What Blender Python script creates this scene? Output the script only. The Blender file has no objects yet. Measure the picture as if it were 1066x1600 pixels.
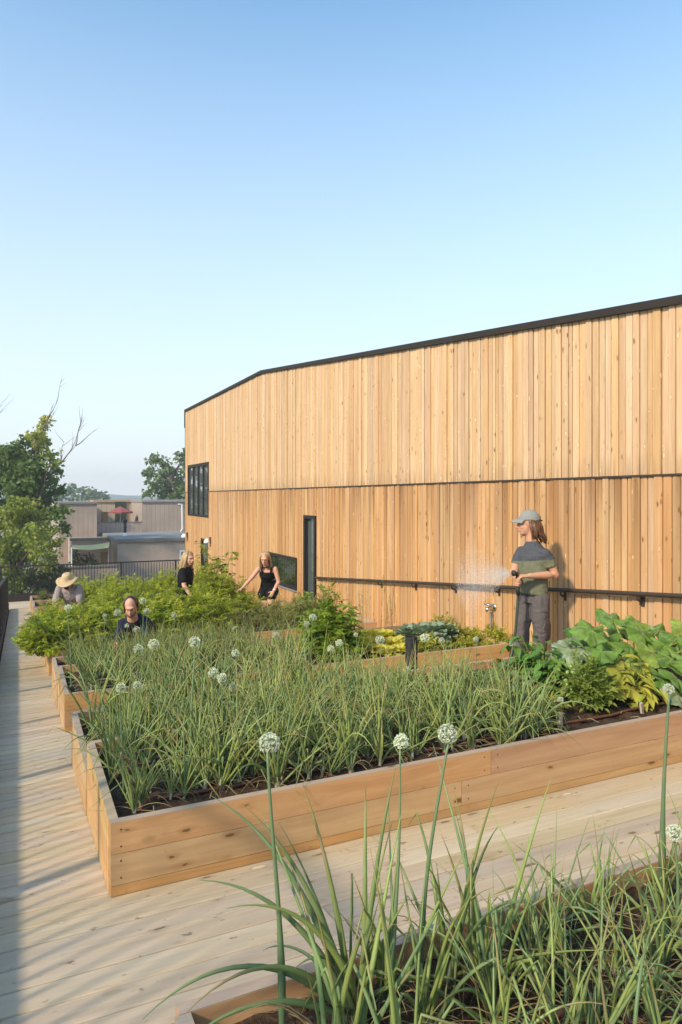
import bpy, bmesh, math, random
import numpy as np
from mathutils import Vector, Matrix, noise as mnoise

scene = bpy.context.scene
COL = scene.collection
R = random.Random(11)
PI = math.pi
# ------------------------------------------------------------------ frame
# x: across the deck towards the timber building, y: away along the sloping deck, z: up
F, HOR, CX = 1072.0, 775.0, 533.0
TH = math.atan2(CX - 28, F)
CT, ST = math.cos(TH), math.sin(TH)
CAMZ, SL = 1.48, 0.088
XW = 5.6                                  # face of the timber building

def fl(y):                                # height of the sloping deck
    return -SL * y

def ray(px, py):
    X = (px - CX) / F
    return Vector((X * CT + ST, -X * ST + CT, -(py - HOR) / F))

def at_y(px, py, y):
    r = ray(px, py); t = y / r.y
    return Vector((t * r.x, y, CAMZ + t * r.z))

def at_x(px, py, x):
    r = ray(px, py); t = x / r.x
    return Vector((x, t * r.y, CAMZ + t * r.z))

def at_d(px, py, d):
    r = ray(px, py)
    return Vector((d * r.x, d * r.y, CAMZ + d * r.z))

def V(*a):
    return Vector(a)

# ------------------------------------------------------------------ mesh builder
class MB:
    def __init__(self):
        self.v = []; self.f = []; self.m = []; self.t = []; self.c = []
    def add(self, vs, fs, mat=0, t=0.5, c=(1, 1, 1)):
        o = len(self.v)
        self.v.extend([tuple(p) for p in vs])
        self.f.extend([tuple(i + o for i in q) for q in fs])
        self.m.extend([mat] * len(fs))
        self.t.extend([t] * len(vs))
        if isinstance(c, list): self.c.extend(c)
        else: self.c.extend([c] * len(vs))
    def box(self, a, b, mat=0, t=None, c=(1, 1, 1)):
        x0, y0, z0 = a; x1, y1, z1 = b
        if t is None: t = R.random()
        self.add([(x0,y0,z0),(x1,y0,z0),(x1,y1,z0),(x0,y1,z0),(x0,y0,z1),(x1,y0,z1),(x1,y1,z1),(x0,y1,z1)],
                 [(0,3,2,1),(4,5,6,7),(0,1,5,4),(1,2,6,5),(2,3,7,6),(3,0,4,7)], mat, t, c)
    def hexa(self, bot, top, mat=0, t=None, c=(1, 1, 1)):   # four bottom, four top points, counter-clockwise
        if t is None: t = R.random()
        self.add(list(bot) + list(top), [(0,3,2,1),(4,5,6,7),(0,1,5,4),(1,2,6,5),(2,3,7,6),(3,0,4,7)], mat, t, c)
    def tube(self, pts, rad, n=8, mat=0, c=(1, 1, 1), cap=True, flat=1.0, ref=None, t=0.5):
        pts = [Vector(p) for p in pts]
        if not hasattr(rad, '__len__'): rad = [rad] * len(pts)
        vs = []; cs = []
        up = Vector(ref) if ref is not None else None
        prev = None
        for i, p in enumerate(pts):
            d = (pts[min(i+1, len(pts)-1)] - pts[max(i-1, 0)])
            if d.length < 1e-9: d = Vector((0,0,1))
            d.normalize()
            if prev is None:
                u = up if up is not None else (Vector((0,0,1)) if abs(d.z) < .9 else Vector((1,0,0)))
            else: u = prev
            u = u - d * u.dot(d)
            if u.length < 1e-6: u = d.orthogonal()
            u.normalize(); w = d.cross(u); prev = u
            r = rad[i]
            ra, rb = r if hasattr(r, '__len__') else (r, r * flat)
            for k in range(n):
                an = 2 * PI * k / n
                vs.append(p + u * (math.cos(an) * ra) + w * (math.sin(an) * rb))
            if isinstance(c, list): cs.extend([c[i]] * n)
        fs = []
        for i in range(len(pts) - 1):
            for k in range(n):
                a = i*n + k; b = i*n + (k+1) % n
                fs.append((a, b, b + n, a + n))
        if cap:
            fs.append(tuple(range(n-1, -1, -1)))
            fs.append(tuple(range((len(pts)-1)*n, len(pts)*n)))
        self.add(vs, fs, mat, t, cs if isinstance(c, list) else c)
    def ell(self, c, r, nu=14, nv=9, M=None, mat=0, col=(1, 1, 1), z0=-1.0, z1=1.0):
        vs = []; c = Vector(c)
        for j in range(nv + 1):
            zz = z0 + (z1 - z0) * j / nv if False else None
            a0 = math.asin(max(-1, min(1, z0))); a1 = math.asin(max(-1, min(1, z1)))
            ph = a0 + (a1 - a0) * j / nv
            for i in range(nu):
                an = 2 * PI * i / nu
                p = Vector((r[0]*math.cos(ph)*math.cos(an), r[1]*math.cos(ph)*math.sin(an), r[2]*math.sin(ph)))
                p = p + c
                vs.append(M @ p if M is not None else p)
        fs = []
        for j in range(nv):
            for i in range(nu):
                a = j*nu + i; b = j*nu + (i+1) % nu
                fs.append((a, b, b+nu, a+nu))
        fs.append(tuple(range(nu-1, -1, -1))); fs.append(tuple(range(nv*nu, (nv+1)*nu)))
        self.add(vs, fs, mat, .5, col)
    def mesh(self, name, mats, smooth=False):
        me = bpy.data.meshes.new(name)
        me.from_pydata(self.v, [], self.f)
        for m in (mats if isinstance(mats, (list, tuple)) else [mats]): me.materials.append(m)
        me.polygons.foreach_set('material_index', self.m)
        a = me.attributes.new('tint', 'FLOAT', 'POINT'); a.data.foreach_set('value', self.t)
        a = me.attributes.new('col', 'FLOAT_COLOR', 'POINT')
        cc = np.ones((len(self.v), 4), dtype=np.float32); cc[:, :3] = np.array(self.c, dtype=np.float32).reshape(-1, 3)
        a.data.foreach_set('color', cc.ravel())
        if smooth: me.polygons.foreach_set('use_smooth', [True] * len(me.polygons))
        me.update()
        return me
    def obj(self, name, mats, parent=None, smooth=False):
        return link(name, self.mesh(name, mats, smooth), parent)

def link(name, data, parent=None):
    o = bpy.data.objects.new(name, data); COL.objects.link(o)
    if parent is not None: o.parent = parent
    return o
def tag(o, label=None, cat=None, group=None, kind=None):
    if label: o['label'] = label
    if cat: o['category'] = cat
    if group: o['group'] = group
    if kind: o['kind'] = kind
    return o
def empty(name, loc=(0, 0, 0), rz=0):
    o = bpy.data.objects.new(name, None); COL.objects.link(o)
    o.location = loc; o.rotation_euler = (0, 0, rz); o.empty_display_size = .2
    return o
def copy_tree(o, parent=None):
    c = o.copy(); COL.objects.link(c)
    if parent is not None: c.parent = parent
    for ch in list(o.children): copy_tree(ch, c)
    return c

# ------------------------------------------------------------------ materials
def mat(name):
    m = bpy.data.materials.new(name); m.use_nodes = True
    nt = m.node_tree; nt.nodes.clear()
    out = nt.nodes.new('ShaderNodeOutputMaterial')
    return m, nt, out
class NB:
    def __init__(self, nt): self.nt = nt
    def n(self, typ, **kw):
        nd = self.nt.nodes.new(typ)
        for k, v in kw.items():
            if k == 'inp':
                for kk, vv in v.items():
                    if isinstance(vv, bpy.types.NodeSocket): self.nt.links.new(vv, nd.inputs[kk])
                    else: nd.inputs[kk].default_value = vv
            else: setattr(nd, k, v)
        return nd
    def math(self, op, a, b=None, c=None, clamp=False):
        nd = self.nt.nodes.new('ShaderNodeMath'); nd.operation = op; nd.use_clamp = clamp
        for i, x in enumerate((a, b, c)):
            if x is None: continue
            if isinstance(x, bpy.types.NodeSocket): self.nt.links.new(x, nd.inputs[i])
            else: nd.inputs[i].default_value = x
        return nd.outputs[0]
    def vm(self, op, a, b):
        nd = self.nt.nodes.new('ShaderNodeVectorMath'); nd.operation = op
        for i, x in enumerate((a, b)):
            if isinstance(x, bpy.types.NodeSocket): self.nt.links.new(x, nd.inputs[i])
            else: nd.inputs[i].default_value = x
        return nd.outputs[0]
    def mix(self, fac, a, b, mode='MIX'):
        nd = self.nt.nodes.new('ShaderNodeMix'); nd.data_type = 'RGBA'; nd.blend_type = mode; nd.clamp_factor = True
        for s, x in ((nd.inputs[0], fac), (nd.inputs[6], a), (nd.inputs[7], b)):
            if isinstance(x, bpy.types.NodeSocket): self.nt.links.new(x, s)
            else: s.default_value = x if not isinstance(x, tuple) else (*x[:3], 1)
        return nd.outputs[2]
    def rng(self, x, a, b, c, d):
        nd = self.nt.nodes.new('ShaderNodeMapRange'); nd.clamp = True
        self.nt.links.new(x, nd.inputs[0])
        for i, q in enumerate((a, b, c, d)): nd.inputs[i+1].default_value = q
        return nd.outputs[0]
    def noise(self, vec, scale, detail=3, rough=.55, dist=0):
        nd = self.n('ShaderNodeTexNoise', inp={'Scale': scale, 'Detail': detail, 'Roughness': rough, 'Distortion': dist})
        if vec is not None: self.nt.links.new(vec, nd.inputs['Vector'])
        return nd.outputs['Fac']
    def attr(self, name, out='Fac'):
        return self.n('ShaderNodeAttribute', attribute_name=name).outputs[out]
    def objco(self):
        return self.n('ShaderNodeTexCoord').outputs['Object']
    def bump(self, h, strength, dist=.01):
        return self.n('ShaderNodeBump', inp={'Height': h, 'Strength': strength, 'Distance': dist}).outputs[0]

def plain(name, col, rough=.6, metal=0, noise=0.0, nscale=20, bump=0, spec=.5):
    m, nt, out = mat(name); b = NB(nt)
    p = b.n('ShaderNodeBsdfPrincipled', inp={'Roughness': rough, 'Metallic': metal, 'Specular IOR Level': spec})
    if noise or bump:
        oc = b.objco(); nz = b.noise(oc, nscale, 4)
        k = b.rng(nz, .3, .7, 1 - noise, 1 + noise)
        c = b.vm('MULTIPLY', tuple(col), b.n('ShaderNodeCombineXYZ', inp={0: k, 1: k, 2: k}).outputs[0])
        nt.links.new(c, p.inputs['Base Color'])
        if bump: nt.links.new(b.bump(nz, bump, .02), p.inputs['Normal'])
    else: p.inputs['Base Color'].default_value = (*col, 1)
    nt.links.new(p.outputs[0], out.inputs[0])
    return m

def wood(name, dark, light, axis, knot=.6, knotpale=.5, vmin=.78, vmax=1.12, rough=.62, stain=None, grey=0.0, across=26, ksize=(.05, .16), kdens=1.0, hue=(.488, .508)):
    m, nt, out = mat(name); b = NB(nt)
    oc = b.objco(); t = b.attr('tint')
    s1 = b.math('MULTIPLY', t, 53.7); s2 = b.math('MULTIPLY', t, 91.3)
    off = b.n('ShaderNodeCombineXYZ', inp={0: s1, 1: s2, 2: b.math('MULTIPLY', t, 29.9)}).outputs[0]
    co = b.vm('ADD', oc, off)
    lo = 1.3
    sc = {'x': (lo, across, across), 'y': (across, lo, across), 'z': (across, across, lo)}[axis]
    g = b.noise(b.vm('MULTIPLY', co, sc), 1.0, 5, .6, 1.2)
    sc2 = {'x': (.5, 7, 7), 'y': (7, .5, 7), 'z': (7, 7, .5)}[axis]
    g2 = b.noise(b.vm('MULTIPLY', co, sc2), 1.0, 3, .5, .6)
    fac = b.math('ADD', b.math('MULTIPLY', g, .6), b.math('MULTIPLY', g2, .4))
    fac = b.rng(fac, .32, .66, 0, 1)
    col = b.mix(fac, dark, light)
    # board to board variation
    hsh = b.n('ShaderNodeTexWhiteNoise', noise_dimensions='1D', inp={'W': b.math('MULTIPLY', t, 731.3)})
    val = b.rng(hsh.outputs[0], 0, 1, vmin, vmax)
    hsv = b.n('ShaderNodeHueSaturation', inp={'Value': val, 'Color': col})
    hh = b.n('ShaderNodeSeparateColor', inp={0: hsh.outputs['Color']})
    nt.links.new(b.rng(hh.outputs[1], 0, 1, *hue), hsv.inputs['Hue'])
    nt.links.new(b.rng(hh.outputs[2], 0, 1, .86, 1.1), hsv.inputs['Saturation'])
    col = hsv.outputs[0]
    if knot:
        ks = {'x': (4.5, 12, 12), 'y': (12, 4.5, 12), 'z': (12, 12, 5.0)}[axis]
        wob = b.noise(b.vm('MULTIPLY', co, (9, 9, 9)), 1, 2)
        ks = tuple(x * kdens for x in ks)
        kw = b.math('MULTIPLY', wob, .35)
        kc = b.vm('ADD', b.vm('MULTIPLY', co, ks), b.n('ShaderNodeCombineXYZ', inp={0: kw, 1: kw, 2: kw}).outputs[0])
        vo = b.n('ShaderNodeTexVoronoi', inp={'Vector': kc, 'Scale': 1.0, 'Randomness': 1.0})
        d = vo.outputs['Distance']
        sp = b.n('ShaderNodeSeparateColor', inp={0: vo.outputs['Color']})
        on = b.math('LESS_THAN', sp.outputs[0], knot)
        pale = b.math('LESS_THAN', sp.outputs[1], knotpale)
        size = b.rng(sp.outputs[2], 0, 1, *ksize)
        core = b.math('MULTIPLY', b.math('LESS_THAN', d, size), on)
        halo = b.math('MULTIPLY', b.rng(b.math('SUBTRACT', d, size), 0, .14, .6, 0), on)
        dk = tuple(x * .42 for x in dark); pl = (min(1, light[0]*1.13), min(1, light[1]*1.16), min(1, light[2]*1.2))
        col = b.mix(halo, col, tuple(x * .8 for x in dark))
        kcl = b.mix(pale, dk, pl)
        col = b.mix(core, col, kcl)
    if stain is not None:
        col = stain(b, oc, col)
    if grey:
        gz = b.noise(b.vm('MULTIPLY', oc, (1.7, 1.7, 1.7)), 1, 4)
        col = b.mix(b.rng(gz, .35, .7, 0, grey), col, (.34, .32, .30))
    p = b.n('ShaderNodeBsdfPrincipled', inp={'Base Color': col, 'Roughness': rough, 'Specular IOR Level': .3})
    nt.links.new(b.bump(g, .25, .004), p.inputs['Normal'])
    nt.links.new(p.outputs[0], out.inputs[0])
    return m

def leafmat(name, tint=(1, 1, 1), rough=.5, trans=.3, nscale=6, nvar=.25, spec=.35, spots=None):
    m, nt, out = mat(name); b = NB(nt)
    c = b.attr('col', 'Color')
    nz = b.noise(b.objco(), nscale, 3)
    k = b.rng(nz, .3, .7, 1 - nvar, 1 + nvar)
    oi = b.n('ShaderNodeObjectInfo').outputs['Random']
    k = b.math('MULTIPLY', k, b.rng(oi, 0, 1, .84, 1.14))
    c = b.vm('MULTIPLY', b.vm('MULTIPLY', c, tint), b.n('ShaderNodeCombineXYZ', inp={0: k, 1: k, 2: k}).outputs[0])
    if spots:
        sz = b.noise(b.objco(), spots[0], 4, .7)
        am = b.attr('tint')
        c = b.mix(b.math('MULTIPLY', b.rng(sz, .5, .62, 0, .75), am), c, spots[1])
    p = b.n('ShaderNodeBsdfPrincipled', inp={'Base Color': c, 'Roughness': rough, 'Specular IOR Level': spec})
    tr = b.n('ShaderNodeBsdfTranslucent', inp={'Color': b.vm('MULTIPLY', c, (1.25, 1.35, .6))})
    mx = b.n('ShaderNodeMixShader', inp={0: trans, 1: p.outputs[0], 2: tr.outputs[0]})
    nt.links.new(mx.outputs[0], out.inputs[0])
    return m

def cloth(name, col, nvar=.1, scale=120, wr=.6, rough=.85, band=None):
    m, nt, out = mat(name); b = NB(nt)
    oc = b.objco()
    fine = b.noise(oc, scale, 3); big = b.noise(oc, 7, 3, .55, .8)
    k = b.rng(fine, .3, .7, 1 - nvar, 1 + nvar)
    base = tuple(col)
    if band:                               # two-tone shirt: (height, colour below)
        sx = b.n('ShaderNodeSeparateXYZ', inp={0: oc})
        base = b.mix(b.math('GREATER_THAN', b.math('ADD', sx.outputs[2], b.math('MULTIPLY', sx.outputs[0], band[2])), band[0]), band[1], tuple(col))
    c = b.vm('MULTIPLY', base, b.n('ShaderNodeCombineXYZ', inp={0: k, 1: k, 2: k}).outputs[0])
    p = b.n('ShaderNodeBsdfPrincipled', inp={'Base Color': c, 'Roughness': rough, 'Specular IOR Level': .15})
    nt.links.new(b.bump(big, wr, .05), p.inputs['Normal'])
    nt.links.new(p.outputs[0], out.inputs[0])
    return m

def skinmat(name, col):
    m, nt, out = mat(name); b = NB(nt)
    nz = b.noise(b.objco(), 18, 3)
    c = b.mix(b.rng(nz, .35, .7, 0, .35), tuple(col), (col[0]*.95, col[1]*.72, col[2]*.66))
    p = b.n('ShaderNodeBsdfPrincipled', inp={'Base Color': c, 'Roughness': .5, 'Specular IOR Level': .35, 'Subsurface Weight': .08, 'Subsurface Scale': .02})
    nt.links.new(p.outputs[0], out.inputs[0])
    return m

def hairmat(name, dark, light, scale=(60, 60, 4)):
    m, nt, out = mat(name); b = NB(nt)
    g = b.noise(b.vm('MULTIPLY', b.objco(), scale), 1, 4)
    c = b.mix(b.rng(g, .35, .65, 0, 1), dark, light)
    p = b.n('ShaderNodeBsdfPrincipled', inp={'Base Color': c, 'Roughness': .45, 'Specular IOR Level': .4})
    nt.links.new(b.bump(g, .6, .01), p.inputs['Normal'])
    nt.links.new(p.outputs[0], out.inputs[0])
    return m

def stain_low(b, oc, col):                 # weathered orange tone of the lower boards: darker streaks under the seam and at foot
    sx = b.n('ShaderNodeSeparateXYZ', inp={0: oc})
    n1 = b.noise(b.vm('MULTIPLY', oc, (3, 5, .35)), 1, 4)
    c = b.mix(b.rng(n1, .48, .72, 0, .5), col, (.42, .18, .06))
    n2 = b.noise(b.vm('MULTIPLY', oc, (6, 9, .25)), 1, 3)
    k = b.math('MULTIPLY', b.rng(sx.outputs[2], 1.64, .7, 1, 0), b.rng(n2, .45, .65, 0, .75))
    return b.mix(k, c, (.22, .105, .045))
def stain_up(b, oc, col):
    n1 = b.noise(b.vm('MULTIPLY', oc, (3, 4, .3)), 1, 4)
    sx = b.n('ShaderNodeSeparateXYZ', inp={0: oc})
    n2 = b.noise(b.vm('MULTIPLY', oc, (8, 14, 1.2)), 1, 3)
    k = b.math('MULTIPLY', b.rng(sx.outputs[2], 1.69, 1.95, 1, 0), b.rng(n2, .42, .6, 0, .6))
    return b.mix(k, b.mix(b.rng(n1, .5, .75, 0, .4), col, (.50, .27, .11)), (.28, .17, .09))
def stain_deck(b, oc, col):
    n1 = b.noise(b.vm('MULTIPLY', oc, (1.2, 2.6, 2)), 1, 5, .65)
    c = b.mix(b.rng(n1, .5, .7, 0, .5), col, (.50, .425, .34))
    n2 = b.noise(b.vm('MULTIPLY', oc, (14, 30, 20)), 1, 3, .6)
    n3 = b.noise(b.vm('MULTIPLY', oc, (2.1, 5.5, 3)), 1, 4, .6)
    c = b.mix(b.rng(n3, .63, .70, 0, .55), c, (.34, .215, .115))
    return b.mix(b.rng(n2, .66, .73, 0, .75), c, (.14, .085, .05))

def stain_box(b, oc, col):                 # soil splashes and water marks
    n1 = b.noise(b.vm('MULTIPLY', oc, (2.2, 2.2, 3)), 1, 5, .65)
    c = b.mix(b.rng(n1, .52, .72, 0, .45), col, (.36, .22, .11))
    n2 = b.noise(b.vm('MULTIPLY', oc, (24, 24, 24)), 1, 3, .6)
    return b.mix(b.rng(n2, .66, .74, 0, .5), c, (.20, .12, .065))

M = {}
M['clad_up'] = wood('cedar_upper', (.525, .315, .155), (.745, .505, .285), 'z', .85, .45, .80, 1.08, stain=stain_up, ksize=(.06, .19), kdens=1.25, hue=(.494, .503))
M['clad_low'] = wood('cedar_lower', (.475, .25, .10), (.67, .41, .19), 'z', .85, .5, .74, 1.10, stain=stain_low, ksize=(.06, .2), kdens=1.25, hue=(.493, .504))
M['plank_x'] = wood('planter_board_long', (.46, .235, .085), (.63, .375, .165), 'x', .6, .1, .85, 1.1, across=20, ksize=(.06, .17), stain=stain_box)
M['plank_y'] = wood('planter_board_side', (.50, .29, .125), (.66, .43, .215), 'y', .6, .1, .85, 1.1, across=20, ksize=(.06, .17), stain=stain_box)
M['plank_top'] = wood('planter_board_top', (.38, .27, .175), (.50, .375, .26), 'x', .2, .1, .9, 1.08, grey=.15)
M['deck'] = wood('deck_board', (.485, .365, .225), (.635, .515, .35), 'x', .55, .06, .84, 1.08, stain=stain_deck, across=22, ksize=(.06, .17))
M['black'] = plain('black_metal', (.026, .021, .018), .55, 0, .15, 8, spec=.25)
M['blackmatte'] = plain('black_flashing', (.034, .027, .022), .7, 0, .1, 4, spec=.2)
M['brownmetal'] = plain('dark_bronze_metal', (.05, .036, .027), .55, 0, .1, 8, spec=.25)
M['soil'] = None
M['skin'] = skinmat('skin_light', (.60, .34, .23))
M['skin2'] = skinmat('skin_tanned', (.56, .30, .19))
M['white'] = plain('white_enamel', (.78, .77, .74), .4)
M['chrome'] = plain('chrome', (.75, .75, .75), .18, 1)
M['rubber'] = plain('dark_rubber', (.02, .02, .02), .6)
M['darkgap'] = plain('dark_backing', (.02, .012, .008), .9)

def soilmat():
    m, nt, out = mat('garden_soil'); b = NB(nt)
    oc = b.objco()
    n1 = b.noise(oc, 9, 6, .7); n2 = b.noise(oc, 60, 4, .7)
    c = b.mix(b.rng(n1, .35, .65, 0, 1), (.045, .027, .017), (.125, .080, .052))
    c = b.mix(b.rng(n2, .58, .72, 0, .6), c, (.24, .17, .11))
    p = b.n('ShaderNodeBsdfPrincipled', inp={'Base Color': c, 'Roughness': .95, 'Specular IOR Level': .1})
    nt.links.new(b.bump(b.math('ADD', n1, b.math('MULTIPLY', n2, .5)), .9, .03), p.inputs['Normal'])
    nt.links.new(p.outputs[0], out.inputs[0]); return m
M['soil'] = soilmat()
M['onion'] = leafmat('onion_leaf', (1, 1, 1), .42, .18, 10, .12, .4)
M['onion_near'] = leafmat('large_onion_leaf', (.88, .92, 1.0), .42, .18, 10, .14, .4)
M['leaf'] = leafmat('bush_leaf', (1.5, 1.22, .92), .5, .42, 5, .25)
M['gloss'] = leafmat('glossy_leaf', (1, 1, 1), .36, .25, 8, .2, .5)
M['squash'] = leafmat('squash_leaf', (.74, .76, .78), .7, .22, 14, .38, .12, spots=(16, (.42, .46, .36)))
M['cabbage'] = leafmat('cabbage_leaf', (1, 1, 1), .55, .15, 8, .12, .3)
M['petal'] = leafmat('white_floret', (1, 1, 1), .6, .25, 30, .05, .2)
M['tree'] = leafmat('tree_leaf', (1.7, 1.6, 1.35), .5, .4, 1.2, .3)
M['bark'] = plain('bark', (.12, .085, .06), .9, 0, .35, 12, .5)
M['deadwood'] = plain('dead_wood', (.20, .165, .14), .9, 0, .25, 12)
M['tomato'] = plain('green_tomato', (.30, .42, .12), .3)
M['bulb'] = plain('onion_bulb', (.33, .10, .11), .45, 0, .4, 40)
M['driphose'] = plain('brown_drip_hose', (.13, .052, .028), .5, 0, .15, 20)

def glass(name, tint, alpha_mix=.55, rough=.04):
    m, nt, out = mat(name); b = NB(nt)
    p = b.n('ShaderNodeBsdfPrincipled', inp={'Base Color': (*tint, 1), 'Roughness': rough, 'Specular IOR Level': .9, 'Coat Weight': 1.0, 'Coat Roughness': .02, 'Coat IOR': 1.9})
    nt.links.new(p.outputs[0], out.inputs[0]); return m
M['glass_grey'] = glass('grey_glass', (.10, .12, .12))
M['glass_dark'] = glass('dark_glass', (.012, .016, .014))

# ================================================================== SETTING
def struct(o): return tag(o, kind='structure')

# ground far below the deck, reaching the horizon
mb = MB(); S_ = 4000
mb.add([(-S_,-S_,-7.5),(S_,-S_,-7.5),(S_,S_,-7.5),(-S_,S_,-7.5)], [(0,1,2,3)])
struct(mb.obj('ground', plain('dry_ground', (.16, .16, .09), .95, 0, .3, .05)))
# low hills at the horizon, distance haze mixed into their blue-grey colour
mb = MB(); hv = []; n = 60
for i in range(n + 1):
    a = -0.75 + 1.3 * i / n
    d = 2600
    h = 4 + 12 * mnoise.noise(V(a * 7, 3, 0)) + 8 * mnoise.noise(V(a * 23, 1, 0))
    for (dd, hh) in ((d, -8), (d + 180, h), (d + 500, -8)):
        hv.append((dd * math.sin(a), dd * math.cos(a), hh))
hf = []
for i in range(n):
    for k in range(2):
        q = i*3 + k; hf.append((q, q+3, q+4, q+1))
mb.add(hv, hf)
struct(mb.obj('hills', plain('hazed_hill_grass', (.20, .24, .24), 1, 0, .2, .01), smooth=True))

# deck: boards run across, the whole deck slopes gently away
mb = MB(); bp = .142; y = -2.2
rr = random.Random(5)
while y < 29.0:
    xl = -.24 if y < 24.4 else -5.0
    cuts = [xl]
    x = xl + rr.uniform(.8, 3.4)
    while x < 5.3:
        cuts.append(x); x += rr.uniform(2.2, 3.6)
    cuts.append(5.62)
    y1 = y + bp - .006
    dz = rr.uniform(-.0015, .0015)
    for a, c in zip(cuts, cuts[1:]):
        t = rr.random(); e = .0015
        za, zb = fl(y) + dz, fl(y1) + dz
        r = .004
        bot = [(a+e, y, za-.03), (c-e, y, za-.03), (c-e, y1, zb-.03), (a+e, y1, zb-.03)]
        mb.hexa(bot, [(a+e, y, za-r), (c-e, y, za-r), (c-e, y1, zb-r), (a+e, y1, zb-r)], 0, t)
        ya, yb = y + r, y1 - r
        # eased top edge
        mb.add([(a+e, y, za-r), (c-e, y, za-r), (c-e, ya, za), (a+e, ya, za), (c-e, yb, zb), (a+e, yb, zb), (c-e, y1, zb-r), (a+e, y1, zb-r)],
               [(0,1,2,3), (3,2,4,5), (5,4,6,7)], 0, t)
    y += bp
mb.add([(-5.2,-2.3,fl(-2.3)-.035),(5.62,-2.3,fl(-2.3)-.035),(5.62,29.1,fl(29.1)-.035),(-5.2,29.1,fl(29.1)-.035)], [(0,1,2,3)], 1)
struct(mb.obj('deck', [M['deck'], M['darkgap']]))
mb = MB()
mb.hexa([(-.40,-2.3,-7.4),(6,-2.3,-7.4),(6,29.4,-7.4),(-.40,29.4,-7.4)],
        [(-.40,-2.3,fl(-2.3)-.05),(6,-2.3,fl(-2.3)-.05),(6,29.4,fl(29.4)-.05),(-.40,29.4,fl(29.4)-.05)])
struct(mb.obj('roof_base', plain('roof_parapet_grey', (.08, .075, .07), .8)))

# ---- near railing on the left, on a low black kerb
def railing(name, p0, p1, label, height, post_gap, bal, kerb_h, kerb_w, bal_gap=.11):
    root = empty(name, p0)
    tag(root, label, 'railing')
    d = Vector(p1) - Vector(p0); L = math.hypot(d.x, d.y); sl = d.z / L
    ang = math.atan2(d.y, d.x)
    root.rotation_euler = (0, 0, ang)
    def bar(mb, xa, xb, z0, z1, w, y0=0):
        mb.hexa([(xa,y0-w/2,z0+sl*xa),(xb,y0-w/2,z0+sl*xb),(xb,y0+w/2,z0+sl*xb),(xa,y0+w/2,z0+sl*xa)],
                [(xa,y0-w/2,z1+sl*xa),(xb,y0-w/2,z1+sl*xb),(xb,y0+w/2,z1+sl*xb),(xa,y0+w/2,z1+sl*xa)])
    mb = MB(); bar(mb, 0, L, height-.045, height, .06); mb.obj('top_rail', M['black'], root)
    mb = MB(); bar(mb, 0, L, kerb_h+.001, kerb_h+.03, .03); mb.obj('bottom_rail', M['black'], root)
    mb = MB(); bar(mb, 0, L, -.06, kerb_h, kerb_w); mb.obj('kerb', M['blackmatte'], root)
    np_ = max(1, round(L / post_gap))
    for i in range(np_ + 1):
        x = .03 + (L - .06) * i / np_
        mb = MB(); z = sl * x
        mb.box((x-.03, -.03, z+kerb_h-.01), (x+.03, .03, z+height-.05), t=.5)
        mb.box((x-.055, -.05, z+kerb_h-.005), (x+.055, .05, z+kerb_h+.012), t=.5)
        mb.obj('post', M['black'], root)
    mb = MB(); k = int(L / bal_gap)
    for i in range(1, k):
        x = L * i / k; z = sl * x
        mb.box((x-bal/2, -bal/2, z+kerb_h+.029), (x+bal/2, bal/2, z+height-.046), t=.5)
    mb.obj('balusters', M['black'], root)
    return root
railing('deck_railing', (-.31, -2.0, fl(-2.0)), (-.31, 24.4, fl(24.4)), 'long black metal railing with slim balusters along the left edge of the walkway', 1.08, 1.8, .013, .185, .10)
railing('end_railing', (-5.0, 28.95, fl(28.95)), (8.2, 28.95, fl(28.95)), 'black metal railing across the far end of the deck in front of the taupe house', 1.36, 2.05, .018, .26, .16)

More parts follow.
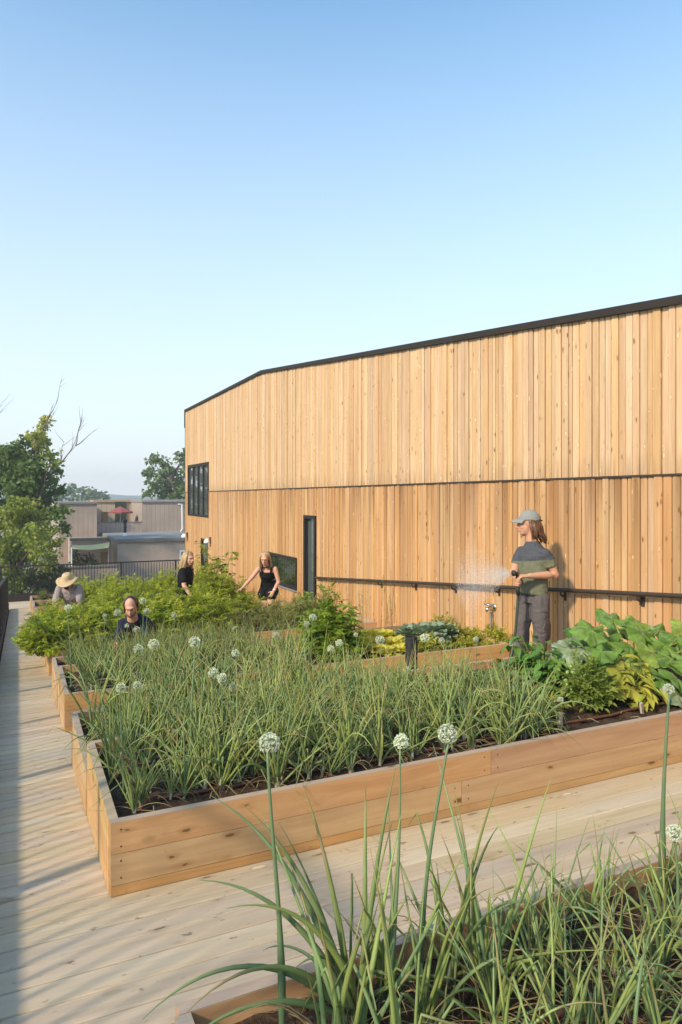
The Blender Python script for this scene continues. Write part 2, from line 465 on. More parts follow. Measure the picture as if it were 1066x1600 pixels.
# ---- timber building
def eave(y):
    return CAMZ + min(1.80 + (y - 4.43) * .108, 3.11) if y < 16.56 else CAMZ + 3.115
YL, YR = 25.36, -3.5
bld = empty('timber_building', (XW, 10, 0))
tag(bld, 'long two storey building clad in vertical golden cedar boards with black roof edge', 'building')
def B(y): return y - 10
SEAM = CAMZ + .19
def seam_z(y): return SEAM + .003 * (8 - y)
def wy(px): return at_x(px, 800, XW).y
openings = []                              # (y0, y1, z0, z1)
W1 = (21.95, 24.92, CAMZ - .70, CAMZ + 1.08)
DR = (22.05, 22.95, fl(22.5) + .02, CAMZ - 1.42)
LW = (14.19, 16.12, CAMZ - 2.10, CAMZ - 1.39)
TW = (13.12, 13.76, fl(13.4) + .05, CAMZ - .41)
openings = [W1, DR, LW, TW]
rr = random.Random(21)
def cladding(name, lower, material):
    mb = MB(); y = YR
    while y < YL:
        w = rr.choice((.062, .082, .092, .092, .102)); y1 = min(y + w, YL)
        ym = (y + y1) / 2
        top0, top1 = (seam_z(y) - .011, seam_z(y1) - .011) if lower else (eave(y), eave(y1))
        b0 = -7.3 if (lower and y > 30) else (fl(y) + .03 if lower else seam_z(y) + .011)
        spans = [(b0, None)]
        for (o0, o1, z0, z1) in openings:
            if o0 - .001 < ym < o1 + .001:
                ns = []
                for (a, c) in spans:
                    cc = top0 if c is None else c
                    if z1 <= a or z0 >= cc: ns.append((a, c)); continue
                    if z0 - a > .01: ns.append((a, z0))
                    if cc - z1 > .01: ns.append((z1, c))
                spans = ns
        out = rr.choice((0, 0, .004, .009, .014))
        t = rr.random(); g = rr.choice((.007, .010, .010, .012))
        for (a, c) in spans:
            ta, tb = (top0, top1) if c is None else (c, c)
            e = .006
            x0 = .05; xf = -out
            # chamfered board
            mb.add([(x0, B(y)+g/2, a), (x0, B(y1)-g/2, a), (x0, B(y1)-g/2, tb), (x0, B(y)+g/2, ta),
                    (xf+e, B(y)+g/2, a), (xf, B(y)+g/2+e, a), (xf, B(y1)-g/2-e, a), (xf+e, B(y1)-g/2, a),
                    (xf+e, B(y)+g/2, ta), (xf, B(y)+g/2+e, ta), (xf, B(y1)-g/2-e, tb), (xf+e, B(y1)-g/2, tb)],
                   [(4,0,3,8), (5,4,8,9), (6,5,9,10), (7,6,10,11), (1,7,11,2), (0,4,5,6,7,1), (3,2,11,10,9,8)], 0, t)
        y = y1
    o = mb.obj(name, material, bld)
    return o
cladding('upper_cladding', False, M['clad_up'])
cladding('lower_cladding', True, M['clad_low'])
# body of the building behind the boards, with a pitched roof line that follows the eave
mb = MB(); prof = [(YR, eave(YR)), (16.56, eave(16.6)), (YL - .02, eave(YL))]
ops = sorted(openings)
xin = .055
def wallbox(y0, y1, z0, z1): mb.box((xin, B(y0), z0), (xin + .12, B(y1), z1), t=.5)
# dark sheathing in pieces round the openings
ys = sorted(set([YR, YL - .02, 16.56] + [o[0] for o in openings] + [o[1] for o in openings]))
for a, c in zip(ys, ys[1:]):
    m_ = (a + c) / 2
    zs = [(-2.5, None)]
    for (o0, o1, z0, z1) in openings:
        if o0 < m_ < o1:
            ns = []
            for (p, q) in zs:
                qq = 99 if q is None else q
                if z1 <= p or z0 >= qq: ns.append((p, q)); continue
                if z0 - p > .01: ns.append((p, z0))
                ns.append((z1, q))
            zs = ns
    for (p, q) in zs:
        ta, tb = (eave(a) - .01, eave(c) - .01) if q is None else (q, q)
        mb.hexa([(xin,B(a),p),(xin+.12,B(a),p),(xin+.12,B(c),p),(xin,B(c),p)], [(xin,B(a),ta),(xin+.12,B(a),ta),(xin+.12,B(c),tb),(xin,B(c),tb)], t=.5)
mb.obj('sheathing', M['darkgap'], bld)
mb = MB()
mb.hexa([(.02,B(YL)-.06,-7.4),(9,B(YL)-.06,-7.4),(9,B(YL),-7.4),(.02,B(YL),-7.4)],
        [(.02,B(YL)-.06,eave(YL)-.02),(9,B(YL)-.06,eave(YL)-.02),(9,B(YL),eave(YL)-.02),(.02,B(YL),eave(YL)-.02)])
mb.obj('end_wall', M['clad_up'], bld)
mb = MB()
for (ya, za), (yb, zb) in zip(prof, prof[1:]):
    mb.hexa([(-.005,B(ya),za-.004),(9,B(ya),za-.004),(9,B(yb),zb-.004),(-.005,B(yb),zb-.004)], [(-.005,B(ya),za+.058),(9,B(ya),za+.058),(9,B(yb),zb+.058),(-.005,B(yb),zb+.058)])
mb.obj('roof', M['blackmatte'], bld)
mb = MB()
for (ya, za), (yb, zb) in zip(prof, prof[1:]):
    mb.hexa([(-.05,B(ya),za-.015),(-.0055,B(ya),za-.015),(-.0055,B(yb),zb-.015),(-.05,B(yb),zb-.015)], [(-.05,B(ya),za+.066),(-.0055,B(ya),za+.066),(-.0055,B(yb),zb+.066),(-.05,B(yb),zb+.066)])
mb.box((-.045, B(YL)+.001, eave(YL)-.6), (.03, B(YL)+.03, eave(YL)+.078))
mb.obj('roof_edge', M['blackmatte'], bld)
mb = MB()
mb.box((-.02, B(YL)+.0005, -7), (.03, B(YL)+.022, eave(YL)-.601))
mb.obj('corner_trim', M['brownmetal'], bld)
mb = MB()
for a, c in ((YR, 21.90), ):
    mb.hexa([(-.022,B(a),seam_z(a)-.009),(.05,B(a),seam_z(a)-.009),(.05,B(c),seam_z(c)-.009),(-.022,B(c),seam_z(c)-.009)],
            [(-.018,B(a),seam_z(a)+.007),(.05,B(a),seam_z(a)+.007),(.05,B(c),seam_z(c)+.007),(-.018,B(c),seam_z(c)+.007)])
mb.obj('seam_flashing', M['brownmetal'], bld)

def window(name, op, nmull, pane_mat, fw=.06, depth=.05, label=None, mulls=None):
    y0, y1, z0, z1 = op
    mb = MB(); f = fw
    xo, xi = -.022, depth
    mb.box((xo, B(y0), z0), (xi, B(y0)+f, z1)); mb.box((xo, B(y1)-f, z0), (xi, B(y1), z1))
    mb.box((xo, B(y0)+f, z0), (xi, B(y1)-f, z0+f)); mb.box((xo, B(y0)+f, z1-f), (xi, B(y1)-f, z1))
    fr = mb.obj(name, M['black'], bld)
    if label: fr['label'] = label
    for i in range(nmull):
        yy = y0 + f + (y1 - y0 - 2*f) * (i + 1) / (nmull + 1)
        mb = MB(); mb.box((xo+.012, B(yy)-.045, z0+f), (xi, B(yy)+.045, z1-f)); mb.obj('mullion', M['black'], fr)
    n_ = nmull + 1; wdt = (y1 - y0 - 2*f) / n_
    for i in range(n_):
        a = y0 + f + wdt * i
        mb = MB(); mb.box((xi-.018, B(a)+.002, z0+f), (xi-.008, B(a+wdt)-.002, z1-f)); mb.obj('pane', pane_mat, fr)
    return fr
blind = plain('grey_blind', (.34, .36, .35), .5)
w = window('window', W1, 3, M['glass_grey'], .07)
mb = MB(); mb.box((-.03, B(W1[0])-.03, W1[3]+.001), (.04, B(W1[1])+.03, W1[3]+.03)); mb.obj('head_flashing', M['brownmetal'], w)
w = window('window', LW, 0, M['glass_dark'], .05)
mb = MB(); mb.box((-.045, B(LW[0])+.0, LW[2]-.03), (.04, B(LW[1]), LW[2]-.001)); mb.obj('sill', plain('silver_sill', (.5,.5,.5), .4, .6), w)
mb = MB(); mb.box((-.03, B(LW[0]), LW[3]+.001), (.04, B(LW[1]), LW[3]+.02)); mb.obj('head_flashing', M['brownmetal'], w)
w = window('window', TW, 0, M['glass_grey'], .07, .08)
# door
y0, y1, z0, z1 = DR
mb = MB(); mb.box((-.02, B(y0), z0), (.05, B(y0)+.06, z1)); mb.box((-.02, B(y1)-.06, z0), (.05, B(y1), z1)); mb.box((-.02, B(y0)+.06, z1-.06), (.05, B(y1)-.06, z1))
d = mb.obj('door', M['black'], bld)
mb = MB(); mb.box((.02, B(y0)+.061, z0+.01), (.045, B(y1)-.061, z1-.061)); mb.obj('pane', M['glass_dark'], d)
mb = MB(); mb.tube([(-.03, B(y0)+.12, z0+.95), (-.03, B(y0)+.12, z0+1.15)], .012); mb.obj('handle', M['chrome'], d)

# lamps on the wall
for (py_, pz_, lab) in ((21.68, CAMZ-1.44, 'white hooded wall lamp beside the dark door of the timber building'),
                        (25.0, CAMZ-1.45, 'white hooded wall lamp at the far corner of the timber building')):
    lp = empty('wall_lamp', (XW, py_, pz_)); tag(lp, lab, 'lamp')
    mb = MB(); mb.box((-.04, -.06, -.05), (-.001, .06, .12)); mb.obj('back_plate', M['brownmetal'], lp)
    mb = MB()
    secs = []
    for k in range(7):
        an = PI/2 * k / 6
        secs.append((V(-.13, 0, -.06 + .14*math.sin(an)), (.10*math.cos(an)+.004, .11*math.cos(an)+.004)))
    mb.tube([s[0] for s in secs], [s[1] for s in secs], 14, ref=(1, 0, 0)); mb.obj('hood', M['white'], lp, True)

# handrail on the wall, parallel with the sloping deck
hr = empty('handrail', (XW, 8, fl(8))); tag(hr, 'dark metal handrail with brackets running along the timber wall', 'handrail')
HH = .945; xr = -.085
pts = [V(xr, yy - 8, HH + fl(yy) - fl(8)) for yy in (-3.0, 2, 6, 10, 12.95)]
mb = MB(); mb.tube(pts + [V(xr+.03, 12.99-8, HH+fl(13)-fl(8)), V(-.015, 13.0-8, HH+fl(13)-fl(8))], .023, 12); mb.obj('rail', M['brownmetal'], hr, True)
for px_ in (597.6, 651, 713.6, 1005.5, 885, 782):
    yy = at_x(px_, 918, XW).y; z = HH + fl(yy) - fl(8)
    mb = MB(); mb.tube([(xr, yy-8, z-.02), (xr+.004, yy-8, z-.055), (xr+.03, yy-8, z-.07), (-.016, yy-8, z-.072)], .011, 8)
    mb.box((-.017, yy-8-.022, z-.125), (-.004, yy-8+.022, z-.03)); mb.obj('bracket', M['brownmetal'], hr)
# hose bib with its pipe
pz = at_x(770, 949, XW - .03); spb = empty('hose_bib', (XW, pz.y, fl(pz.y)))
tag(spb, 'chrome outdoor tap on a thin upright pipe against the timber wall', 'tap')
hb = pz.z - fl(pz.y)
mb = MB(); mb.tube([(-.06, 0, .02), (-.05, .01, hb*.5), (-.06, .0, hb-.06)], .014, 8); mb.obj('pipe', plain('grey_pipe', (.16,.14,.13), .5, .4), spb, True)
mb = MB(); mb.tube([(-.02,0,hb),(-.05,0,hb),(-.11,0,hb-.01),(-.125,0,hb-.05)], [.022,.024,.02,.018], 10); mb.box((-.13,-.05,hb+.035),(-.05,.05,hb+.05)); mb.tube([(-.07,0,hb),(-.07,0,hb+.04)], .01)
mb.tube([(-.016,0,hb),(-.001,0,hb)], .045, 14, ref=(0,0,1)); mb.obj('tap', M['chrome'], spb, True)

# ================================================================== RAISED PLANTERS
XL, XE = .365, 5.17
M['screw'] = plain('dark_screw_head', (.05, .04, .035), .5, .6)
PLANTERS = []
def planter(y0, lenA, lenB, topA, label, ya0=None, soil_lab=None):
    """two level sections of boards, the far one a board lower; the foot follows the sloping deck"""
    root = empty('raised_planter', (XL, y0, fl(y0))); tag(root, label, 'planter', 'timber planters on the deck')
    z0 = fl(y0); th = .042
    topA_ = topA - z0; topB_ = topA_ - .16
    W = XE - XL; yb = lenA; ye = lenA + lenB
    bh = .138
    rr = random.Random(int(y0 * 100) + 7)
    def fz(y): return fl(y0 + y) - z0 + .004
    def panel_x(name, ya, top, outer, material='plank_x', low=None):
        mb = MB(); z = top; k = 0
        bot = fz(ya + (th if outer > 0 else 0)) if low is None else low
        zcur = top
        while zcur > bot + .004:
            zl = max(zcur - bh, bot)
            cuts = [0] + ([2.05, 4.3] if k == 0 else ([1.1 + .75*k, 3.9] if k == 1 else [1.25, 3.6])) + [W]
            if outer < 0: cuts = [0] + [W]
            for a, c in zip(cuts, cuts[1:]):
                t = rr.random(); g = .0015
                mb.box((a+g, ya, zl+.0025), (c-g, ya+th, zcur), 0, t)
                if outer > 0:
                    for sx_ in (a+.045, c-.045):
                        for sz_ in (zl + .032, zcur - .032):
                            if zcur - zl > .08: mb.box((sx_-.003, ya-.0012, sz_-.003), (sx_+.003, ya+.001, sz_+.003), 2, .5)
                if k == 0: mb.box((a+g, ya+.001, zcur+.0002), (c-g, ya+th-.001, zcur+.003), 1, t)
            zcur = zl; k += 1
        o = mb.obj(name, [M[material], M['plank_top'], M['screw']], root); return o
    def panel_y(name, x, ya, yc, top):
        mb = MB(); zcur = top; k = 0
        while k < 5:
            zl = zcur - bh
            la, lc = max(zl + .0025, fz(ya)), max(zl + .0025, fz(yc))
            t = rr.random()
            if la < zcur or lc < zcur:
                mb.hexa([(x, ya, min(la, zcur-.001)), (x+th, ya, min(la, zcur-.001)), (x+th, yc, min(lc, zcur-.001)), (x, yc, min(lc, zcur-.001))],
                        [(x, ya, zcur), (x+th, ya, zcur), (x+th, yc, zcur), (x, yc, zcur)], 0, t)
                if k == 0: mb.box((x+.001, ya, zcur+.0002), (x+th-.001, yc, zcur+.003), 1, t)
            zcur = zl; k += 1
        return mb.obj(name, [M['plank_y'], M['plank_top']], root)
    panel_x('front_panel', 0, topA_, 1)
    panel_y('side_panel', -.003, th+.001, yb-.001, topA_); panel_y('side_panel', W-th+.003, th+.001, yb-.001, topA_)
    panel_x('divider', yb, topA_, -1, low=max(fz(yb), topB_-.3))
    panel_y('side_panel', -.010, yb+th+.001-.04, ye-.001, topB_); panel_y('side_panel', W-th+.010, yb+th+.001, ye-.001, topB_)
    panel_x('back_panel', ye, topB_, -1)
    # soil
    for (a, c, tp, nm) in ((th, yb, topA_-.065, 'A'), (yb+th, ye, topB_-.065, 'B')):
        mb = MB(); nx, ny = 120, 34; vs = []
        for j in range(ny + 1):
            for i in range(nx + 1):
                x = th + (W - 2*th) * i / nx; y = a + .001 + (c - a - .002) * j / ny
                h = .018 * mnoise.noise(V(x*6+y0, y*6, 1)) + .014 * mnoise.noise(V(x*22, y*22+y0, 4)) + .007*mnoise.noise(V(x*60, y*60, y0))
                vs.append((x, y, tp + h))
        mb.add(vs, [(j*(nx+1)+i, j*(nx+1)+i+1, (j+1)*(nx+1)+i+1, (j+1)*(nx+1)+i) for j in range(ny) for i in range(nx)])
        for k in range(260 if y0 < 8 else 30):           # clods and straw
            x = rr.uniform(th+.02, W-th-.02); y = rr.uniform(a+.02, c-.02); s = rr.uniform(.004, .016)
            if rr.random() < .6:
                mb.ell((x, y, tp + s*.3), (s, s*rr.uniform(.6,1), s*.6), 6, 4)
            else:
                an = rr.uniform(0, 2*PI); l = rr.uniform(.03, .10)
                dx, dy = math.cos(an)*l/2, math.sin(an)*l/2
                mb.tube([(x-dx,y-dy,tp+.014),(x+rr.uniform(-.01,.01),y+rr.uniform(-.01,.01),tp+.03),(x+dx,y+dy,tp+.016)], .0022, 4, mat=1)
        so = mb.obj('soil', [M['soil'], M['straw']], None, smooth=True)
        so.location = root.location
        tag(so, 'dark garden soil filling a planter section', 'soil', kind='stuff')
    PLANTERS.append((y0, lenA, lenB, topA - .065, topA - .16 - .065))
    return root
M['straw'] = plain('dry_straw', (.42, .31, .19), .8)
def pt(y): return fl(y) + .322
planter(-.50, 1.06, 1.175, CAMZ-1.31+.16, 'nearest planter, only its back board and a crowd of large onions showing')
planter(3.14, 1.07, 1.16, pt(3.14), 'big front planter with onions at left and squash at right')
planter(6.38, 1.07, 1.16, pt(6.38), 'planter just behind the front one, cabbage and lettuce at its right end')
planter(9.62, 1.07, 1.16, pt(9.62), 'planter in front of the two blonde women, overflowing with green bushes at its left corner')
planter(12.86, 1.07, 1.16, pt(12.86), 'planter behind the kneeling person in the straw hat')
planter(16.10, 1.07, 1.16, pt(16.10), 'planter near the far door, mostly hidden by tall leafy plants')
planter(19.34, 1.07, 1.16, pt(19.34), 'second to last planter, thin low greenery on it')
planter(22.58, 1.07, 1.16, pt(22.58), 'farthest planter before the end railing of the deck')
def soil_z(y):
    for (y0, a, b_, za, zb) in PLANTERS:
        if y0 <= y <= y0 + a + .04: return za
        if y0 + a < y <= y0 + a + b_ + .05: return zb
    return fl(y)

# dark metal post in the aisle behind the front planter
pp = at_y(643, 995, 5.62); zb = fl(5.62)
po = empty('metal_post', (pp.x, 5.62, zb)); tag(po, 'short dark metal post standing in the aisle behind the front planter', 'post')
mb = MB(); hp = pp.z - zb; rp = .058
mb.tube([(0,0,.012),(0,0,hp)], rp, 20, cap=False); mb.tube([(0,0,hp),(0,0,.05)], rp-.008, 20, cap=False)
mb.add([(rp*math.cos(k*PI/10),rp*math.sin(k*PI/10),hp) for k in range(20)]+[((rp-.008)*math.cos(k*PI/10),(rp-.008)*math.sin(k*PI/10),hp) for k in range(20)], [(k,(k+1)%20,20+(k+1)%20,20+k) for k in range(20)])
mb.obj('pipe', plain('weathered_steel', (.045,.042,.042), .55, .5, .35, 30), po, True)
mb = MB(); mb.box((-.09,-.09,.001),(.09,.09,.013)); mb.obj('base_plate', M['black'], po)
# wooden stakes used as plant markers
for (px_, py0, py1, yy, lab) in ((876, 1114, 1146, 3.38, 'pale wooden plant marker stuck in the soil beside the tomato plant'),
                                 (1006, 1098, 1122, 3.40, 'pale wooden plant marker under the yellowing squash leaves'),
                                 (622, 1050, 1074, 5.30, 'light wooden stake end leaning beside the dark metal post')):
    a = at_y(px_, py0, yy); c = at_y(px_, py1, yy)
    mb = MB(); w_ = .016 if yy < 4 else .05
    mb.hexa([(-w_,-.006,-.08),(w_,-.006,-.08),(w_,.006,-.08),(-w_,.006,-.08)], [(-w_,-.006+.01,a.z-c.z),(w_,-.006+.01,a.z-c.z),(w_,.006+.01,a.z-c.z),(-w_,.006+.01,a.z-c.z)])
    o = mb.obj('plant_marker', plain('bleached_wood', (.50,.40,.30), .8, 0, .2, 30)); o.location = c; o.rotation_euler=(0, R.uniform(-.2,.2), .3)
    tag(o, lab, 'plant marker')
# drip hoses on the soil
def drip(pts, lab):
    mb = MB(); P = []
    for i, (a, c) in enumerate(zip(pts, pts[1:])):
        for k in range(10):
            u = k / 10; x = a[0] + (c[0]-a[0])*u; y = a[1] + (c[1]-a[1])*u
            P.append((x, y + .02*mnoise.noise(V(x*3, y*3, 0)), soil_z(y) + .016 + .012*mnoise.noise(V(x*4, y, 9))))
    mb.tube(P, .010, 8); tag(mb.obj('drip_hose', M['driphose'], None, True), lab, 'hose', 'drip hoses on the soil')
drip([(.62, 3.42), (2.5, 3.40), (4.4, 3.46), (5.0, 3.44)], 'brown drip hose along the front board of the onion planter')
drip([(.6, 3.85), (2.5, 3.9), (5.0, 3.85)], 'brown drip hose through the middle of the front onion planter')
drip([(.7, 1.42), (1.6, 1.36), (3.6, 1.42)], 'brown drip hose among the nearest onions at the bottom of the photo')

# ================================================================== NEIGHBOURHOOD BEYOND THE DECK
taupe = None
def siding(name, col, pitch=.30):
    m, nt, out = mat(name); b = NB(nt)
    oc = b.objco(); sx = b.n('ShaderNodeSeparateXYZ', inp={0: oc})
    g = b.math('PINGPONG', b.math('ADD', sx.outputs[0], sx.outputs[1]), pitch/2)
    line = b.math('LESS_THAN', g, .016)
    n1 = b.noise(oc, 1.1, 4)
    k = b.rng(n1, .3, .7, .9, 1.1)
    c = b.vm('MULTIPLY', tuple(col), b.n('ShaderNodeCombineXYZ', inp={0: k, 1: k, 2: k}).outputs[0])
    c = b.mix(line, c, tuple(x*.72 for x in col))
    p = b.n('ShaderNodeBsdfPrincipled', inp={'Base Color': c, 'Roughness': .85, 'Specular IOR Level': .2})
    nt.links.new(p.outputs[0], out.inputs[0]); return m
M['taupe'] = siding('taupe_siding', (.39, .31, .26))
M['taupe2'] = plain('taupe_stucco', (.44, .335, .275), .9, 0, .07, 3)
M['trim'] = plain('grey_roof_trim', (.20, .175, .16), .7)
M['roofgrey'] = plain('grey_flat_roof', (.26, .245, .23), .9, 0, .1, 1)
M['cream'] = siding('cream_siding', (.52, .40, .29), .35)
D0 = 40.0
house = empty('neighbour_house', at_y(230, 930, D0)); tag(house, 'taupe flat roofed house with a recessed balcony beyond the end railing', 'house')
HL = house.location.copy()
def hb_(mb, pxa, pxb, pya, pyb, y, depth, mat=0):    # a block whose front face spans these places at distance y
    a = at_y(pxa, pyb, y) - HL; c = at_y(pxb, pya, y) - HL
    mb.box((a.x, y - HL.y, a.z), (c.x, y - HL.y + depth, c.z), mat, .5); return a, c
# lower front block with flat roof
mb = MB(); a, c = hb_(mb, 184, 320, 844, 1060, D0, 7.6)
mb.obj('wall', M['taupe2'], house)
mb = MB(); mb.box((a.x-.12, D0-HL.y-.12, c.z+.001), (c.x+.1, D0-HL.y+8, c.z+.16)); mb.obj('roof_edge', M['trim'], house)
mb = MB(); mb.box((a.x-.1, D0-HL.y+.1, c.z+.161), (c.x, D0-HL.y+8, c.z+.20)); mb.obj('roof', M['roofgrey'], house)
# lower left block behind the awning
mb = MB(); a2, c2 = hb_(mb, 112, 186.4, 843, 1060, D0+3.2, 5); mb.obj('wall', M['taupe2'], house)
mb = MB(); mb.box((a2.x-.1, D0+3.1-HL.y, c2.z+.002), (c2.x, D0+3.5-HL.y, c2.z+.14)); mb.obj('roof_edge', M['trim'], house)
# tall blocks at the back
D1 = 48.0
mb = MB(); a3, c3 = hb_(mb, 222, 330, 784.5, 1060, D1, 9); mb.obj('wall', M['taupe'], house)
mb = MB(); mb.box((a3.x-.05, D1-HL.y-.1, c3.z+.002), (c3.x, D1-HL.y+9.1, c3.z+.13)); mb.obj('roof_edge', M['roofgrey'], house)
mb = MB(); a4, c4 = hb_(mb, 92, 151.5, 787.5, 1060, D1-1.5, 10.5); mb.obj('wall', M['taupe'], house)
mb = MB(); mb.box((a4.x, D1-1.6-HL.y, c4.z+.002), (c4.x+.05, D1-HL.y+9.1, c4.z+.11)); mb.obj('roof_edge', M['trim'], house)
mb = MB(); a5, c5 = hb_(mb, 146, 226, 784.5, 836, D1+5, 3); mb.obj('wall', M['cream'], house)
mb = MB(); mb.box((a5.x, D1+4.9-HL.y, c5.z+.002), (c5.x, D1+8-HL.y, c5.z+.16)); mb.obj('roof_edge', plain('orange_trim', (.42,.27,.17), .7), house)
mb = MB(); a6, c6 = hb_(mb, 149, 222.2, 816.5, 842, D1-.6, .12); mb.obj('balcony_wall', M['taupe'], house)
mb = MB(); mb.box((a6.x, D1-.63-HL.y, c6.z+.001), (c6.x, D1-.45-HL.y, c6.z+.07)); mb.obj('balcony_cap', M['trim'], house)
mb = MB(); hb_(mb, 151, 222, 834, 842, D1-.4, 6); mb.obj('balcony_floor', M['trim'], house)
mb = MB(); hb_(mb, 180, 197.5, 784, 816, D1+4.9, .06); o = mb.obj('door', plain('dark_green_door', (.03,.05,.03), .5), house)
mb = MB(); hb_(mb, 205, 209, 788, 818, D1+4.92, .05); mb.obj('door', plain('brown_door', (.17,.11,.08), .6), house)
# patio parapet in front of the lower block
mb = MB(); a7, c7 = hb_(mb, 60, 184.6, 885, 1060, D0-2, .3); mb.obj('patio_wall', M['taupe2'], house)
mb = MB(); mb.box((a7.x, D0-2.05-HL.y, c7.z+.001), (c7.x, D0-1.6-HL.y, c7.z+.08)); mb.obj('patio_cap', M['trim'], house)
# window at the right end
mb = MB(); w0, w1 = hb_(mb, 281, 300, 859, 905, D0-.06, .05); fr = mb.obj('window', M['white'], house)
mb = MB(); hb_(mb, 283.5, 300, 862, 903, D0-.085, .02); mb.obj('pane', M['glass_grey'], fr)
# downspout
pts = [at_y(278, 788, D1-.1)-HL, at_y(284.5, 788, D1-.15)-HL, at_y(285, 826, D1-.15)-HL, at_y(281, 833, D1-.4)-HL, at_y(258, 837.5, D1-1.5)-HL, at_y(198, 839.5, D1-2.5)-HL]
mb = MB(); mb.tube(pts, .055, 8); mb.obj('downspout', M['white'], house)
# chimney pipe on the low roof
ca = at_y(195.5, 841, D0+3); ct_ = at_y(195.5, 812, D0+3)
ch = tag(empty('vent_pipe', ca), 'black metal vent pipe standing on the low flat roof', 'chimney')
hh = ct_.z - ca.z
mb = MB(); mb.tube([(0,0,.02),(0,0,hh*.82)], .085, 12); mb.tube([(0,0,hh*.55),(0,0,hh*.62)], .10, 12); mb.obj('pipe', M['black'], ch, True)
mb = MB(); mb.tube([(0,0,hh*.84),(0,0,hh)], .13, 12); mb.obj('cap', M['black'], ch, True)
mb = MB(); mb.tube([(0,0,-.02),(0,0,.05),(0,0,hh*.3)], [.14,.11,.088], 12); mb.obj('collar', M['white'], ch, True)
# red parasol on the balcony
pb = at_y(188, 838, D1+2); ptp = at_y(187, 791, D1+2)
um = tag(empty('patio_umbrella', pb), 'faded red parasol open on the balcony of the taupe house', 'umbrella')
hh = ptp.z - pb.z; rad = .86
mb = MB(); mb.tube([(0,0,0),(0,0,hh-.02)], .025, 8); mb.obj('pole', M['white'], um)
mb = MB(); rim = [(rad*math.cos(k*PI/4), rad*math.sin(k*PI/4), hh-.40) for k in range(8)]; rim2 = [(p[0], p[1], p[2]-.09) for p in rim]
mb.add([(0,0,hh)] + rim + rim2, [(0, 1+k, 1+(k+1)%8) for k in range(8)] + [(1+k, 9+k, 9+(k+1)%8, 1+(k+1)%8) for k in range(8)]); mb.obj('canopy', plain('faded_red_cloth', (.30,.085,.08), .9), um)
# balcony box and other small things
o_ = MB(); a, c = at_y(159, 817, D1+1), at_y(168.5, 801, D1+1)
o_.box((-(c.x-a.x)/2, -.2, 0), ((c.x-a.x)/2, .2, c.z-a.z)); o_.box((-(c.x-a.x)/2-.03, -.23, c.z-a.z+.002), ((c.x-a.x)/2+.03, .23, c.z-a.z+.05))
o = o_.obj('storage_cabinet', plain('orange_brown_wood', (.36,.19,.07), .7, 0, .15, 3)); o.location = ((a.x+c.x)/2, D1+1, a.z); tag(o, 'orange brown wooden cabinet on the balcony under the red parasol', 'cabinet')
a, c = at_y(156, 880, D0+1.2), at_y(168.5, 864, D0+1.2)
o_ = MB(); o_.box((-(c.x-a.x)/2, -.25, 0), ((c.x-a.x)/2, .25, c.z-a.z)); o_.box((-(c.x-a.x)/2-.03, -.28, c.z-a.z+.002), ((c.x-a.x)/2+.03, .28, c.z-a.z+.05))
o = o_.obj('wooden_bench_box', plain('tan_board', (.42,.30,.17), .8, 0, .15, 3)); o.location = ((a.x+c.x)/2, D0+1.2, a.z); tag(o, 'tan wooden box on the patio under the pale awning', 'box')
# shade sail over the patio
aw = empty('shade_sail', at_y(142, 900, D0)); tag(aw, 'pale green shade sail on thin posts over the patio', 'awning')
AL = aw.location
q = [at_y(112, 857, D0-1.6)-AL, at_y(170, 855.5, D0-1.6)-AL, at_y(171.5, 847, D0+2.6)-AL, at_y(113, 851.5, D0+2.6)-AL]
mb = MB(); n = 8; vs = []
for j in range(n+1):
    for i in range(n+1):
        u, v = i/n, j/n
        p = (q[0]*(1-u)+q[1]*u)*(1-v) + (q[3]*(1-u)+q[2]*u)*v
        p.z -= .22*math.sin(PI*u)*(.4+.6*math.sin(PI*v)); vs.append(p)
nn = len(vs); top = vs + [p - V(0,0,.015) for p in vs]
fs = [(j*(n+1)+i, j*(n+1)+i+1, (j+1)*(n+1)+i+1, (j+1)*(n+1)+i) for j in range(n) for i in range(n)]
mb.add(top, fs + [tuple(reversed([k+nn for k in f_])) for f_ in fs])
# hanging front edge
e0, e1 = q[0], q[1]
mb.obj('sail', plain('pale_green_cloth', (.80,.64,.25), .9), aw, True)
for k, p in enumerate((q[0], q[1])):
    mb = MB(); mb.tube([(p.x, p.y, p.z+.05), (p.x, p.y, p.z-2.4)], .035, 8); mb.obj('post', M['white'] if k == 0 else M['trim'], aw)
# ================================================================== PLANTS
def lerp3(a, b, t): return tuple(a[i] + (b[i]-a[i])*t for i in range(3))
G_BLUE, G_ON, G_YEL, TAN, PALE = (.215,.305,.125), (.36,.42,.11), (.30,.29,.06), (.42,.31,.15), (.38,.42,.26)

